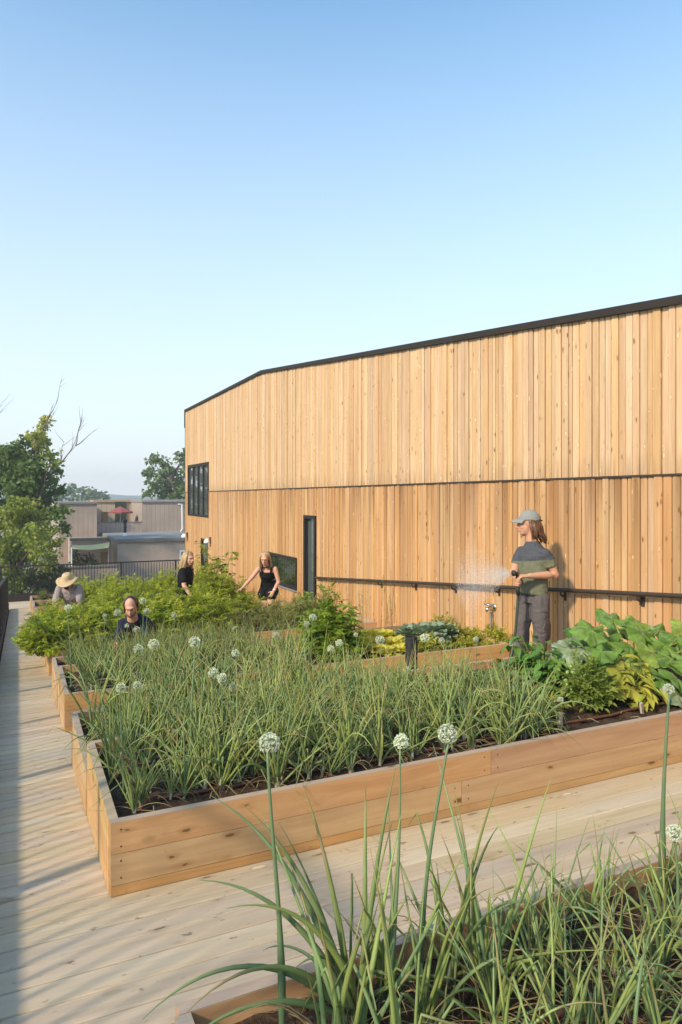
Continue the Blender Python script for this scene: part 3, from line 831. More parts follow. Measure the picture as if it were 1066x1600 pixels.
def onion_leaf(mb, base, az, el, L, r0, droop, rr, segs=9, sides=5, kink=None, dry=0.0, twist=None):
    d = V(math.cos(az)*math.cos(el), math.sin(az)*math.cos(el), math.sin(el))
    side = rr.uniform(-.5, .5) if twist is None else twist
    p = Vector(base); pts = []; rad = []; cols = []
    st = L / segs
    gcol = lerp3(G_BLUE, G_ON, rr.random()); tipn = rr.uniform(.62, 1.35)
    ky = rr.uniform(0, .5)
    gcol = lerp3(gcol, G_YEL, max(0, ky - .25))
    for i in range(segs + 1):
        u = i / segs
        pts.append(p.copy())
        rad.append(r0 * (.75 + .5*min(1, u/.25)) * (max(0.03, 1 - max(0, (u - .25)/.75))**.75 if u > .25 else 1))
        if dry > .5: c = lerp3(TAN, (.30,.21,.10), rr.random())
        elif u < .10: c = lerp3(PALE, gcol, u / .10)
        else: c = lerp3(gcol, lerp3(G_YEL, TAN, rr.random()) if tipn < .93 else gcol, max(0, min(1, (u - tipn + .15) / .15)))
        cols.append(c)
        p = p + d * st
        k = droop * (0.35 + 1.3*u) / segs
        d = d + V(math.cos(az + side)*k*.35, math.sin(az + side)*k*.35, -k)
        if kink and abs(u - kink) < .5/segs: d = V(d.x, d.y, d.z - 1.5*rr.uniform(.7, 1.3))
        d.normalize()
        if p.z < base[2] + .012 and d.z < 0 and dry >= 0: d.z = .02; d.normalize()
    mb.tube(pts, rad, sides, c=cols, cap=False, flat=.8)

def onion_mesh(seed, n, h, r0, segs=9, sides=5, spread=1.0, near=False, tangled=.4):
    rr = random.Random(seed); g = MB(); dry = MB(); bulb = MB()
    stalks = rr.randint(2, 3) if not near else rr.randint(2, 4)
    for s in range(stalks):
        bx, by = rr.uniform(-.03, .03)*spread, rr.uniform(-.03, .03)*spread
        for i in range(max(3, n // stalks)):
            az = rr.uniform(0, 2*PI); el = math.radians(rr.choice((rr.uniform(62, 88), rr.uniform(70, 89), rr.uniform(38, 75))))
            L = h * rr.uniform(.7, 1.25)
            onion_leaf(g, (bx + rr.uniform(-.006,.006), by + rr.uniform(-.006,.006), .0), az, el, L, r0*rr.uniform(.7, 1.15), rr.choice((.15, .3, .5, .9, 1.5, 2.2)) * (.5 + tangled), rr, segs, sides, kink=rr.uniform(.35, .75) if rr.random() < .36 else None)
        g.tube([(bx,by,-.02),(bx,by,.03),(bx,by,.07)], [r0*1.6, r0*1.5, r0*1.0], 6, c=[(.42,.38,.30), (.45,.45,.33), (.22,.30,.15)], cap=False)
        if s == 0: bulb.ell((bx, by, .0), (r0*2.4, r0*2.4, r0*2.2), 8, 5)
        for i in range(rr.randint(2, 4) if not near else rr.randint(4, 7)):
            az = rr.uniform(0, 2*PI)
            onion_leaf(dry, (bx, by, .015), az, math.radians(rr.uniform(5, 75)), h*rr.uniform(.25, .75), r0*.38, rr.uniform(1.5, 4), rr, 7, 3, dry=1)
    return g.mesh('onion_leaves', M['onion_near' if near else 'onion'], True), dry.mesh('dry_leaves', M['onion'], True), bulb.mesh('onion_bulb', M['bulb'], True)

def place_onion(ms, x, y, label, group, s=1.0, z=None):
    o = link('onion_plant', ms[0]); o.location = (x, y, soil_z(y) + .004 if z is None else z)
    o.rotation_euler = (R.uniform(-.16,.16), R.uniform(-.16,.16), R.uniform(0, 2*PI)); o.scale = (s, s, s*R.uniform(.9, 1.1))
    d = link('dry_leaves', ms[1], o)
    b = link('bulb', ms[2], o)
    tag(o, label, 'onion plant', group)
    return o

def umbel(mb, c, r, n, rr):
    mb.ell(c, (r*.6,)*3, 10, 7, col=(.36,.44,.26))
    for i in range(n):
        z = rr.uniform(-.75, 1); a = rr.uniform(0, 2*PI); q = math.sqrt(1 - z*z)
        d = V(q*math.cos(a), q*math.sin(a), z); R_ = r * rr.uniform(.82, 1.12)
        t1 = d.orthogonal().normalized(); t2 = d.cross(t1)
        p = Vector(c) + d * R_; s = r * .21
        rot = rr.uniform(0, 1)
        w = rr.uniform(.66, .86)
        vs = [p - d*s*.5]
        for k in range(6):
            an = rot + k*PI/3; rr_ = s*(1 if k % 2 == 0 else .45)
            vs.append(p + t1*math.cos(an)*rr_ + t2*math.sin(an)*rr_ + d*s*.25)
        mb.add(vs, [(0, 1+k, 1+(k+1) % 6) for k in range(6)], 0, .5, (w, w, w*.88))
        if i % 3 == 0:
            mb.add([Vector(c)+d*r*.4, Vector(c)+d*r*.4+t1*.0012, p+t1*.0012, p], [(0,1,2,3)], 0, .5, (.35,.42,.25))

def flower(px, py, y, base_px, label, r=.024, swell=1.0, bend=0.0, y_base=None, white=1.0, rs=.0057):
    hd = at_y(px, py, y); yb = y if y_base is None else y_base
    bx = at_y(base_px, HOR + 300, yb).x if False else None
    zb = soil_z(yb)
    # where the column through base_px meets the soil at this distance
    rA = ray(base_px, HOR + 10); t = yb / rA.y; bx = t * rA.x
    base = V(bx, yb, zb)
    o = empty('onion_flower', base); tag(o, label, 'onion flower')
    h = hd - base; mb = MB(); P = []; Rd = []; Cc = []
    n = 14
    for i in range(n + 1):
        u = i / n
        q = V(h.x * (u + bend*math.sin(PI*u)), h.y * u, h.z * u - .015*(u == 1))
        q.x += .006*math.sin(u*5 + px)
        P.append(q); Rd.append(rs * swell * (1.25 - .75*u + .55*math.exp(-((u-.22)/.14)**2)))
        Cc.append(lerp3((.15,.23,.11), (.22,.30,.15), u))
    mb.tube(P, Rd, 8, c=Cc); mb.obj('stalk', M['onion'], o, True)
    mb = MB(); umbel(mb, h, r, 150 if y < 3 else (100 if y < 6 else 60), random.Random(int(px*7+py))); mb.obj('flower_head', M['petal'], o)
    return o

# ---- leaves
def leaf(mb, p, d, up, L, W, c, fold=.25, droop=.25, n=3, mat=0, t=0.5, lobes=0):
    """a pointed leaf: two rows of quads either side of a midrib, folded and drooping"""
    d = d.normalized(); s = d.cross(up)
    if s.length < 1e-5: s = d.orthogonal()
    s.normalize(); u = s.cross(d).normalized()
    prof = {2: (0, .95, 0), 3: (0, .9, .75, 0), 4: (0, .75, 1, .7, 0), 5: (0, .7, 1, .9, .5, 0)}[n]
    vs = []; 
    for i in range(n + 1):
        a = i / n
        m_ = p + d*(L*a) - u*(droop*L*a*a)
        w = W * .5 * prof[i]
        vs += [m_ - s*w + u*(fold*w), m_, m_ + s*w + u*(fold*w)]
    fs = []
    for i in range(n):
        k = i*3
        fs += [(k, k+1, k+4, k+3), (k+1, k+2, k+5, k+4)]
    mb.add(vs, fs, mat, t, c)

def rnd_dir(rr, zmin=-.2, zmax=1):
    z = rr.uniform(zmin, zmax); a = rr.uniform(0, 2*PI); q = math.sqrt(max(0, 1-z*z))
    return V(q*math.cos(a), q*math.sin(a), z)

def bush_mesh(seed, rx, h, stems, fronds, leafL, pal, pairs=3, wratio=.55, open_=.0):
    rr = random.Random(seed); g = MB(); st = MB()
    for i in range(stems):
        d = rnd_dir(rr, .05, 1); k = rr.uniform(.55, 1.08)
        tip = V(d.x*rx*k, d.y*rx*k, h*(.18 + .82*d.z)*k)
        b0 = V(d.x*rx*.15, d.y*rx*.15, 0)
        mid = (b0+tip)*.5 + V(0,0,h*.12)
        st.tube([b0, mid, tip], [.006,.005,.003], 4, c=(.12,.17,.05), cap=False)
        cstem = lerp3(pal[0], pal[1], rr.random())
        for j in range(fronds):
            u = rr.uniform(.35, 1.0)
            p = b0*(1-u)**2 + mid*2*u*(1-u) + tip*u*u
            fd = (rnd_dir(rr, -.3, .9) + d*.8).normalized(); L = leafL * rr.uniform(2.0, 3.0)
            up = V(rr.uniform(-.4,.4), rr.uniform(-.4,.4), 1)
            sd = fd.cross(up).normalized()
            cf = lerp3(cstem, lerp3(pal[0], pal[2], rr.random()), rr.random()*.7)
            for q in range(1, pairs + 1):
                pp = p + fd*(L*q/(pairs+1)) - V(0,0,.25*L*(q/(pairs+1))**2)
                for sg in (-1, 1):
                    ld = (fd*.5 + sd*sg*.9 + V(0,0,rr.uniform(-.25,.2)))
                    leaf(g, pp, ld, up, leafL*rr.uniform(.7,1.05), leafL*wratio, cf, rr.uniform(.1,.5), rr.uniform(.1,.5), 3)
            leaf(g, p + fd*(L*.8) - V(0,0,.18*L), fd + V(0,0,-.2), up, leafL*1.2, leafL*wratio*1.15, cf, .3, .3, 3)
    return g.mesh('foliage', M['leaf']), st.mesh('stems', M['leaf'])

def put(name, meshes, loc, label, cat, group=None, s=1.0, rz=None, childnames=('stems',)):
    o = link(name, meshes[0]); o.location = loc; o.rotation_euler = (0, 0, R.uniform(0, 2*PI) if rz is None else rz)
    o.scale = (s, s, s*R.uniform(.92, 1.08)) if not hasattr(s, '__len__') else s
    for nm, m_ in zip(childnames, meshes[1:]): link(nm, m_, o)
    tag(o, label, cat, group); return o

# ------------------------------------------------ onions
far_v = [onion_mesh(100+i, 17, .43, .0062, 8, 4, 2.4, tangled=.6) for i in range(14)]
mid_v = [onion_mesh(200+i, 21, .46, .0060, 9, 5, 2.4, tangled=.6) for i in range(14)]
near_v = [onion_mesh(300+i, 14, .44, .0054, 14, 7, 1.0, True) for i in range(12)]
flop_v = [onion_mesh(400+i, 14, .40, .0056, 12, 6, 1.0, True, 1.3) for i in range(8)]
rr = random.Random(3)
n_on = 0
# front planter, left three quarters
for j, y in enumerate([3.36, 3.55, 3.75, 3.95, 4.12, 4.38, 4.58, 4.78, 4.98, 5.16]):
    x = .55 + .06 * (j % 2); xe = 2.9 - (.1 if y > 4.9 else 0)
    while x < xe:
        xx, yy = x + rr.uniform(-.05, .05), y + rr.uniform(-.05, .05)
        place_onion(rr.choice(mid_v if rr.random() < .8 else flop_v), xx, yy, 'green onion clump growing in the big front planter', 'onions in the front planter', rr.uniform(.82, 1.1) * (1.0 if x > .75 else .9) * ((1.28 if x < 2.2 else .85) if y > 4.3 else 1))
        n_on += 1; x += rr.uniform(.125, .19)
# leaning onions at the right end of the patch
for k in range(12):
    xx, yy = rr.uniform(2.8, 3.08), rr.uniform(3.34, 4.3)
    o = place_onion(rr.choice(flop_v), xx, yy, 'leaning green onion clump at the right end of the front onion patch', 'leaning onions beside the pepper bushes', rr.uniform(.9, 1.1)); n_on += 1
# foreground planter
for j, y in enumerate([1.60, 1.44, 1.27, 1.10, .95]):
    x = .74 + (.45 if y < 1.15 else 0) + (.3 if y < 1.0 else 0); xe = 3.3
    while x < xe:
        xx, yy = x + rr.uniform(-.05, .05), y + rr.uniform(-.05, .05)
        big = xx < 1.25
        ms = rr.choice(near_v if (big or rr.random() < .45) else flop_v)
        place_onion(ms, xx, yy, 'large green onion clump in the nearest planter', 'onions in the nearest planter', rr.uniform(.9, 1.2) if big else rr.uniform(.6, .92)); n_on += 1
        x += rr.uniform(.13, .22) if xx < 1.2 else rr.uniform(.10, .17)
# hand-set onion whose leaves arch to the left over the walkway
g = MB(); rq = random.Random(8)
b0 = (0, 0, 0)
for (az, el, L, dr) in ((172, 52, .62, 2.0), (178, 38, .50, 1.5), (160, 66, .60, 1.2), (150, 74, .66, .8), (185, 60, .55, 1.9), (120, 80, .62, .5), (200, 12, .34, .6), (60, 78, .60, .6), (20, 80, .66, .4), (140, 70, .70, 1.0), (175, 72, .58, 1.5)):
    onion_leaf(g, (rq.uniform(-.02,.02), rq.uniform(-.02,.02), 0), math.radians(az), math.radians(el), L, .0080, dr, rq, 16, 8, twist=.1)
bm = MB(); bm.ell((0,0,0), (.022,.022,.02), 10, 6)
o = g.obj('onion_plant', M['onion_near'], None, True); o.location = (.80, 1.585, soil_z(1.58)+.004)
link('bulb', bm.mesh('onion_bulb', M['bulb'], True), o)
tag(o, 'big green onion at the planter corner with leaves arching left over the walkway', 'onion plant')
# second planter: nearest rows as plants, the rest as one bed
for j, y in enumerate([6.60, 6.82, 7.05]):
    x = .62 + .08*(j % 2)
    while x < 2.55:
        if n_on < 296:
            place_onion(rr.choice(far_v), x + rr.uniform(-.05,.05), y + rr.uniform(-.05,.05), 'green onion clump in the front rows of the second planter', 'onions in the second planter', rr.uniform(.85, 1.15)); n_on += 1
        x += rr.uniform(.17, .25)
mb = MB()
for k in range(95):
    xx, yy = rr.uniform(.55, 2.75), rr.uniform(7.2, 8.45)
    z = soil_z(yy)
    q = random.Random(k)
    for i in range(12):
        onion_leaf(mb, (xx+q.uniform(-.05,.05), yy+q.uniform(-.05,.05), z), q.uniform(0, 2*PI), math.radians(q.uniform(62, 88)), .44*q.uniform(.7,1.2), .005, q.choice((.2,.4,.8,1.6)), q, 6, 3)
tag(mb.obj('onion_bed', M['onion'], None, True), 'mass of green onions in front of the man in navy', 'onion bed', kind='stuff')

# ------------------------------------------------ onion flowers
FL = [
 (421,1162,1.62,441,'large white onion flower in the nearest planter, leftmost of its three tall ones',.024,1.15,-.03),
 (627,1159,1.60,610,'smaller round white onion flower between two taller ones in the nearest planter',.019,.85,.02),
 (700,1147,1.60,652,'large ragged white onion flower on a curved stalk before the long planter board',.025,1.05,-.1),
 (1045,1077,1.62,1032,'white onion flower on a tall thick stalk in front of the squash',.017,1.3,.02),
 (1054,1302,1.45,1062,'low white onion flower at the right edge over the nearest planter',.022,.9,0),
 (304,1003,3.75,298,'tallest round white onion flower above the front planter onions',.030,1.1,0),
 (333,1052,3.95,338,'white onion flower, left one of the close pair above the front planter',.030,.9,0),
 (347,1060,3.85,352,'white onion flower, right one of the close pair above the front planter',.027,.9,.03),
 (363,1074,3.9,372,'small white onion flower just below the close pair in the front planter',.022,.8,.05),
 (189,1075,3.55,192,'low white onion flower near the left corner of the front planter',.023,.8,0),
 (216,1014,5.0,214,'white onion flower left of the tallest one, lower of two neighbours',.032,.9,0),
 (240,1007,5.1,243,'white onion flower left of the tallest one, upper of two neighbours',.038,.9,0),
 (368,1021,4.7,362,'white onion flower behind the close pair of the front planter',.026,.8,0),
 (214,1071,4.1,215,'half hidden small white onion flower deep among the front left onions',.022,.8,0),
 (876,1094,3.55,850,'small white onion flower on a drooping stalk beside the tomato plant',.021,.7,.12),
 (636,1046,4.8,640,'white onion flower right in front of the dark metal post',.028,.8,0),
 (594,1000,4.9,595,'white onion flower left of the dark metal post against the yellow lettuce',.034,.9,0),
 (664,997,4.9,666,'white onion flower just right of the dark metal post under the cabbage',.036,.9,0),
 (690,1001,5.0,690,'smaller white onion flower second to the right of the dark metal post',.026,.8,0),
 (744,999,4.9,746,'small white onion flower against the planter board near the tap',.022,.8,0),
 (801,1006,4.2,788,'white onion flower in front of the grey trousers of the man with the hose',.022,.9,0),
 (530,1005,5.0,533,'white onion flower, right one of a pair before the leafy green bush',.028,.8,0),
 (517,1014,4.9,516,'white onion flower, left one of a pair before the leafy green bush',.026,.8,0),
 (556,992,5.1,560,'tiny white onion flower at the right edge of the leafy green bush',.018,.7,0),
 (489,965,5.15,480,'white onion flower high in front of the leafy green bush',.030,.8,0),
 (479,975,5.0,468,'small white onion flower lower left beside the high one at the leafy bush',.023,.8,0),
 (431,992,5.1,428,'white onion flower in front of the short far planter board',.024,.8,0),
 (367,982,7.5,370,'white onion flower far back in the middle of the second planter',.024,.8,0),
 (106,950,6.7,112,'white onion flower on a lone tall stalk at the left, below the straw hat',.032,.8,.02),
 (223,939,7.4,224,'white onion flower just right of the head of the man in navy',.033,.8,0),
 (229,955,7.3,229,'white onion flower beside the shoulder of the man in navy',.030,.8,0),
 (184,957,7.0,184,'white onion flower just left of the face of the man in navy',.034,.8,0),
 (164,962,7.2,164,'small white onion flower left of the man in navy',.022,.8,0),
 (198,978,6.9,196,'small white onion flower in front of the chest of the man in navy',.022,.7,0),
 (213,984,6.8,206,'greyish onion flower in front of the navy shirt, the lowest there',.030,.7,.05),
 (272,962,7.3,276,'white onion flower standing right of the man in navy by the dark bushes',.030,.8,0),
]
for f_ in FL: flower(f_[0], f_[1], f_[2], f_[3], f_[4], f_[5], f_[6], f_[7])

# ------------------------------------------------ leafy bushes
POT = ((.165,.255,.03), (.245,.335,.04), (.36,.39,.05))
DARK = ((.07,.15,.02), (.12,.21,.03), (.2,.27,.04))
YG = ((.20,.28,.04), (.32,.37,.06), (.45,.42,.08))
GREY = ((.15,.20,.09), (.22,.27,.11), (.28,.31,.14))
bushv = [bush_mesh(500+i, .36, .52, 46, 6, .052, POT) for i in range(4)]
darkv = [bush_mesh(520+i, .32, .50, 40, 5, .07, DARK, 2, .6) for i in range(2)]
herbv = [bush_mesh(540+i, .28, .42, 42, 5, .038, GREY, 4, .35) for i in range(3)]
ygv = [bush_mesh(560+i, .30, .38, 26, 4, .075, YG, 2, .7) for i in range(2)]
wildv = [bush_mesh(580+i, .34, .75, 40, 5, .055, POT, 3, .45) for i in range(3)]
def bushes(name, vs, spots, labels, cat, group=None):
    for i, (x, y, s) in enumerate(spots):
        put(name, rr.choice(vs), (x, y, soil_z(y) - .01), labels[i] if isinstance(labels, list) else labels, cat, group, s)
# third planter left: dense green bushes spilling over the corner
sp = []
for j, y in enumerate((9.72, 10.05, 10.4, 10.75, 11.1, 11.5)):
    x = .42 + .1*(j % 2)
    while x < 2.75:
        sp.append((x + rr.uniform(-.06,.06), y + rr.uniform(-.08,.08), rr.uniform(.8, 1.0) + (.12 if x > 1.1 else 0) + .03*j)); x += rr.uniform(.36, .46)
sp += [(.27, 9.75, .78), (.24, 10.15, .9), (.30, 10.6, .85), (.34, 11.0, .8)]
bushes('potato_bush', bushv, sp, 'dense yellow green bush crowding the third planter beside the man in navy', 'bush', 'bushes in the third planter')
bushes('potato_bush', darkv, [(1.75, 9.66, .8), (2.15, 9.62, .8), (2.5, 9.7, .75)], 'darker green bush at the front board beside the man in navy', 'bush', 'darker bushes at the front of the third planter')
# fourth and fifth planters: taller growth rising to the right
sp = []
for y in (13.0, 13.5, 14.0, 14.4):
    x = 1.5
    while x < 4.0:
        sp.append((x + rr.uniform(-.1,.1), y + rr.uniform(-.1,.1), rr.uniform(.9, 1.15) + .12*(x-1.5))); x += .48
bushes('leafy_bush', bushv + wildv, sp, 'bright green bush in the fourth planter between the two blonde women', 'bush', 'bushes in the fourth planter')
sp = []
for y in (16.3, 16.9, 17.6):
    x = 1.3
    while x < 4.6:
        sp.append((x + rr.uniform(-.1,.1), y + rr.uniform(-.1,.1), rr.uniform(1.2, 1.5) + .12*min(1.5, x-1.3))); x += .6
bushes('leafy_bush', wildv + bushv, sp, 'tall bright green bush in the fifth planter, in front of the end railing', 'bush', 'bushes in the fifth planter')
sp = []
for y in (22.8, 23.5):
    x = .7
    while x < 2.6: sp.append((x, y + rr.uniform(-.1,.1), rr.uniform(.55, .8))); x += .42
bushes('low_herb', herbv, sp, 'low thin greenery on the far planter behind the straw hat', 'plant', 'thin greenery in the farthest planter')
sp = [(x_, y_, rr.uniform(.5, .7)) for x_ in (.6, 1.0, 1.4) for y_ in (13.1, 13.6, 14.2)]
bushes('low_herb', ygv, sp, 'low yellow green leafy plant in front of the person in the straw hat', 'plant', 'low plants at the straw hat')
# tall sunflower-like plant at the door
def tall_plant(loc, h, label, seed):
    q = random.Random(seed); g = MB(); st = MB()
    for s in range(4):
        lean = V(q.uniform(-.16,.22), q.uniform(-.12,.12), 0); hh = h*q.uniform(.72, 1)
        P = [V(q.uniform(-.1,.1), q.uniform(-.1,.1), 0)]
        for i in range(1, 9): P.append(P[0] + lean*(i/8)**1.5*2 + V(0,0,hh*i/8))
        st.tube(P, [.012 - .008*i/8 for i in range(9)], 6, c=(.16,.21,.07))
        for i in range(46):
            u = q.uniform(.2, 1); k = int(u*7.99); p = P[k].lerp(P[k+1], u*8-k) if k < 8 else P[8]
            d = rnd_dir(q, -.2, .5); L = q.uniform(.10,.17)*(1.1 - .35*u)
            c = lerp3((.10,.17,.03), (.22,.27,.05), q.random())
            pe = p + d*.07
            st.tube([p, pe], .003, 3, c=(.16,.21,.07), cap=False)
            leaf(g, pe, d + V(0,0,-.35), V(0,0,1), L, L*.85, c, .15, .35, 4)
    o = g.obj('tall_leafy_plant', M['leaf']); o.location = loc
    st.obj('stems', M['leaf'], o); tag(o, label, 'plant'); return o
a = at_y(336, 900, 13.6)
tall_plant((a.x, 13.6, soil_z(13.6)), 1.55, 'tall leafy plant rising in front of the dark door and wall lamp', 1)
# herbs and shrubs in the third planter right of centre
def spots_px(lst):
    out = []
    for (px, y, s) in lst:
        r_ = ray(px, HOR); t = y / r_.y; out.append((t*r_.x, y, s))
    return out
bushes('grey_herb', herbv, spots_px([(385,10.2,.85),(415,10.4,.95),(440,10.1,.9),(465,10.6,1.1),(490,10.2,1.15),(400,11.2,1.1),(430,11.4,1.2),(470,11.4,1.2),(505,11.0,1.2),(370,9.9,.8),(450,9.8,.6),(420,9.85,.55)]),
       'grey green herb between the short planter board and the woman in the black romper', 'herb', 'herbs in the third planter')
bushes('leafy_bush', wildv, spots_px([(335,10.2,.85),(352,10.8,.95),(365,11.3,.9),(320,11.3,1.0),(395,11.6,.75),(310,10.4,.95)]), 'light green bush left of the grey herbs and below the woman in the black romper', 'bush', 'bushes below the woman in the black romper')
# big bush in the second planter, next to the lettuce
bigv = bush_mesh(601, .34, .74, 64, 7, .060, ((.11,.22,.03),(.18,.31,.04),(.27,.36,.05)), 3, .5)
x, y, _ = spots_px([(512, 7.0, 1)])[0]
put('basil_bush', bigv, (x, y, soil_z(y)), 'rounded bright green bush between the short planter board and the yellow lettuce', 'bush', None, 1.0)
x, y, _ = spots_px([(533, 6.72, 1)])[0]
put('basil_bush', bigv, (x, y, soil_z(y)), 'lower bright green bush in front of the rounded bush, behind the pair of white flowers', 'bush', None, (.85,.85,.55))
# thin weedy stems by the handrail end
a = at_y(572, 940, 8.1); q = random.Random(4)
for w_ in range(8):
    thin = MB(); lf = MB()
    for k in range(3):
        x0, y0 = q.uniform(-.05,.05), q.uniform(-.05,.05); hh = q.uniform(.5,.95); dx = q.uniform(-.1,.1)
        thin.tube([(x0,y0,0),(x0+dx*.4,y0,hh*.5),(x0+dx,y0,hh)], [.003,.0025,.0015], 3, c=(.24,.26,.12), cap=False)
        for i in range(24):
            u = q.uniform(.3,1); d = rnd_dir(q,-.2,.8)
            leaf(lf, V(x0+dx*u,y0,hh*u), d, V(0,0,1), q.uniform(.02,.045), .012, lerp3((.16,.20,.07),(.27,.28,.12),q.random()), .2,.2,2)
    o = lf.obj('weedy_herb', M['leaf']); o.location = (a.x - .5 + w_*.14, 8.1 + q.uniform(-.15,.2), soil_z(8.1)); thin.obj('stems', M['leaf'], o)
    tag(o, 'thin weedy herb with fine stems behind the rounded green bush', 'herb', 'weedy herbs below the handrail end')

# yellow lettuce rosettes
def rosette(seed, n, L, pal, mat_, wr=.8, el=(15, 75), name='leaves', ruf=.3, drp=.35):
    q = random.Random(seed); g = MB()
    for i in range(n):
        az = 2.399*i + q.uniform(-.2,.2); u = i/n; e = math.radians(el[0] + (el[1]-el[0])*(1-u))
        d = V(math.cos(az)*math.cos(e), math.sin(az)*math.cos(e), math.sin(e))
        c = lerp3(lerp3(pal[0], pal[1], q.random()), pal[2], (1-u)*.5)
        Lf = L*(.55+.45*u)*q.uniform(.85,1.1); W = Lf*wr
        s = d.cross(V(0,0,1)).normalized(); up = s.cross(d)
        nu, nv = 6, 6; vs = []; fr = []
        for j in range(nv+1):
            v = j/nv
            wv = W*.5*math.sin(PI*min(1,(.12+.88*v))**.8*.93)**.7 if v < 1 else W*.28
            for k in range(nu+1):
                w = k/nu*2-1
                p = d*(Lf*v) + s*(w*wv) + up*(.16*Lf*w*w*(1-v*.3) - drp*Lf*v*v) + up*(ruf*.1*Lf*v*math.sin(k*2.4+j*1.7+i)*abs(w))
                vs.append(p)
        cs = []
        for j in range(nv+1):
            for k in range(nu+1):
                w = abs(k/nu*2-1); cs.append(lerp3(c, tuple(min(1,x*1.7+.03) for x in c), max(0, .5-w*2.2)))
        fs = [(j*(nu+1)+k, j*(nu+1)+k+1, (j+1)*(nu+1)+k+1, (j+1)*(nu+1)+k) for j in range(nv) for k in range(nu)]
        g.add(vs, fs, 0, .5, cs)
    return g.mesh(name, mat_, True)
LET = ((.30,.38,.06), (.42,.45,.09), (.52,.50,.14))
CAB = ((.18,.26,.17), (.24,.31,.21), (.32,.38,.26))
letv = [rosette(700+i, 18, .24, LET, M['leaf'], .75, (18, 70), ruf=.6) for i in range(3)]
cabv = [rosette(720+i, 34, .30, CAB, M['cabbage'], .8, (2, 88), ruf=.45, drp=.16) for i in range(2)]
core = MB(); core.ell((0,0,.12), (.075,.075,.075), 12, 8, col=(.27,.34,.22)); corem = core.mesh('heart', M['cabbage'], True)
for i, (px, y, s) in enumerate([(575,6.75,1),(600,6.62,.95),(585,7.05,1.05),(560,6.95,1),(612,6.9,1.1),(570,7.35,1.2),(598,7.3,1.15),(622,6.65,.8),(555,7.6,1.2),(540,7.2,1)]):
    x, y, s = spots_px([(px, y, s)])[0]
    put('lettuce', [letv[i % 3]], (x, y, soil_z(y)+.03), 'yellow green lettuce left of the cabbages in the second planter', 'lettuce', 'lettuces in the second planter', s)
for i, (px, y, s, lab) in enumerate([(665,7.0,1.15,'big blue green cabbage highest behind the dark metal post'), (644,7.1,1.0,'blue green cabbage left behind the big one, next to the lettuce'), (688,7.1,1.0,'blue green cabbage right of the big one, before the grassy tuft'),
                                     (650,6.72,.62,'small blue green cabbage just above the top of the dark metal post'), (682,6.75,.7,'small blue green cabbage in front right of the big one')]):
    x, y, s = spots_px([(px, y, s)])[0]
    put('cabbage', [cabv[i % 2], corem], (x, y, soil_z(y)+.06), lab, 'cabbage', None, s, childnames=('heart',))
# small seedlings
seedv = [bush_mesh(740+i, .13, .17, 16, 3, .035, YG, 2, .6) for i in range(2)]
sp = []
for y in (6.55, 6.8, 7.05, 7.3):
    for px in range(655, 790, 11): sp.append((px + rr.uniform(-4,4), y + rr.uniform(-.08,.08), rr.uniform(.6,1.15) * (1.3 if px < 705 else .8)))
sp = [s_ for s_ in sp if rr.random() < .75]
bushes('seedling', seedv, spots_px(sp), 'small light green seedling right of the cabbages along the planter board', 'seedling', 'seedlings in the second planter')
g = MB(); q = random.Random(6)
for k in range(90):
    an = q.uniform(0,2*PI); onion_leaf(g, (q.uniform(-.1,.1), q.uniform(-.1,.1), 0), an, math.radians(q.uniform(55,86)), q.uniform(.2,.36), .0022, q.uniform(.3,1.2), q, 5, 3)
x, y, _ = spots_px([(703, 7.2, 1)])[0]
o = g.obj('grass_tuft', M['onion']); o.location = (x, y, soil_z(y)); tag(o, 'grassy tuft of thin chives right of the cabbages', 'grass tuft')

# ---- peppers, basil
def ovate_bush(seed, rx, h, stems, per, L, pal, wr=.52):
    q = random.Random(seed); g = MB(); st = MB()
    for i in range(stems):
        d = rnd_dir(q, .1, 1); k = q.uniform(.6,1.05)
        tip = V(d.x*rx*k, d.y*rx*k, h*(.25+.75*d.z)*k); b0 = V(d.x*.03, d.y*.03, 0)
        st.tube([b0, (b0+tip)*.5+V(0,0,.04), tip], [.006,.005,.003], 4, c=(.13,.19,.05), cap=False)
        for j in range(per):
            u = q.uniform(.3,1.02); p = b0.lerp(tip, u) + V(0,0,.08*u*(1-u))
            dd = (rnd_dir(q,-.5,.5)+d*.4).normalized(); l = L*q.uniform(.65,1.15)
            c = lerp3(lerp3(pal[0],pal[1],q.random()), pal[2], q.random()**3)
            pe = p+dd*.03
            leaf(g, pe, dd+V(0,0,-.3), V(q.uniform(-.2,.2),q.uniform(-.2,.2),1), l, l*wr, c, q.uniform(.15,.45), q.uniform(.2,.55), 5)
    return g.mesh('foliage', M['gloss']), st.mesh('stems', M['leaf'])
PEP = ((.07,.175,.03), (.13,.27,.045), (.21,.34,.06))
pepv = [ovate_bush(800+i, .26, .42, 26, 10, .095, PEP) for i in range(3)]
BAS = ((.09,.185,.045), (.15,.26,.065), (.22,.31,.09))
basv = [ovate_bush(820+i, .30, .36, 30, 10, .08, BAS, .68) for i in range(2)]
for (px, y, s, lab) in ((848,4.1,1.1,'upright glossy pepper plant right below the trousers of the man with the hose'), (870,4.35,1.05,'glossy pepper plant behind the upright one, next to the pale mottled leaf'), (862,3.95,.9,'lower glossy pepper plant left of the tomato plant'), (885,4.0,.9,'glossy pepper plant half hidden between the tomato and the squash')):
    x, y, s = spots_px([(px, y, s)])[0]; put('pepper_plant', rr.choice(pepv), (x, y, soil_z(y)), lab, 'pepper plant', None, s)
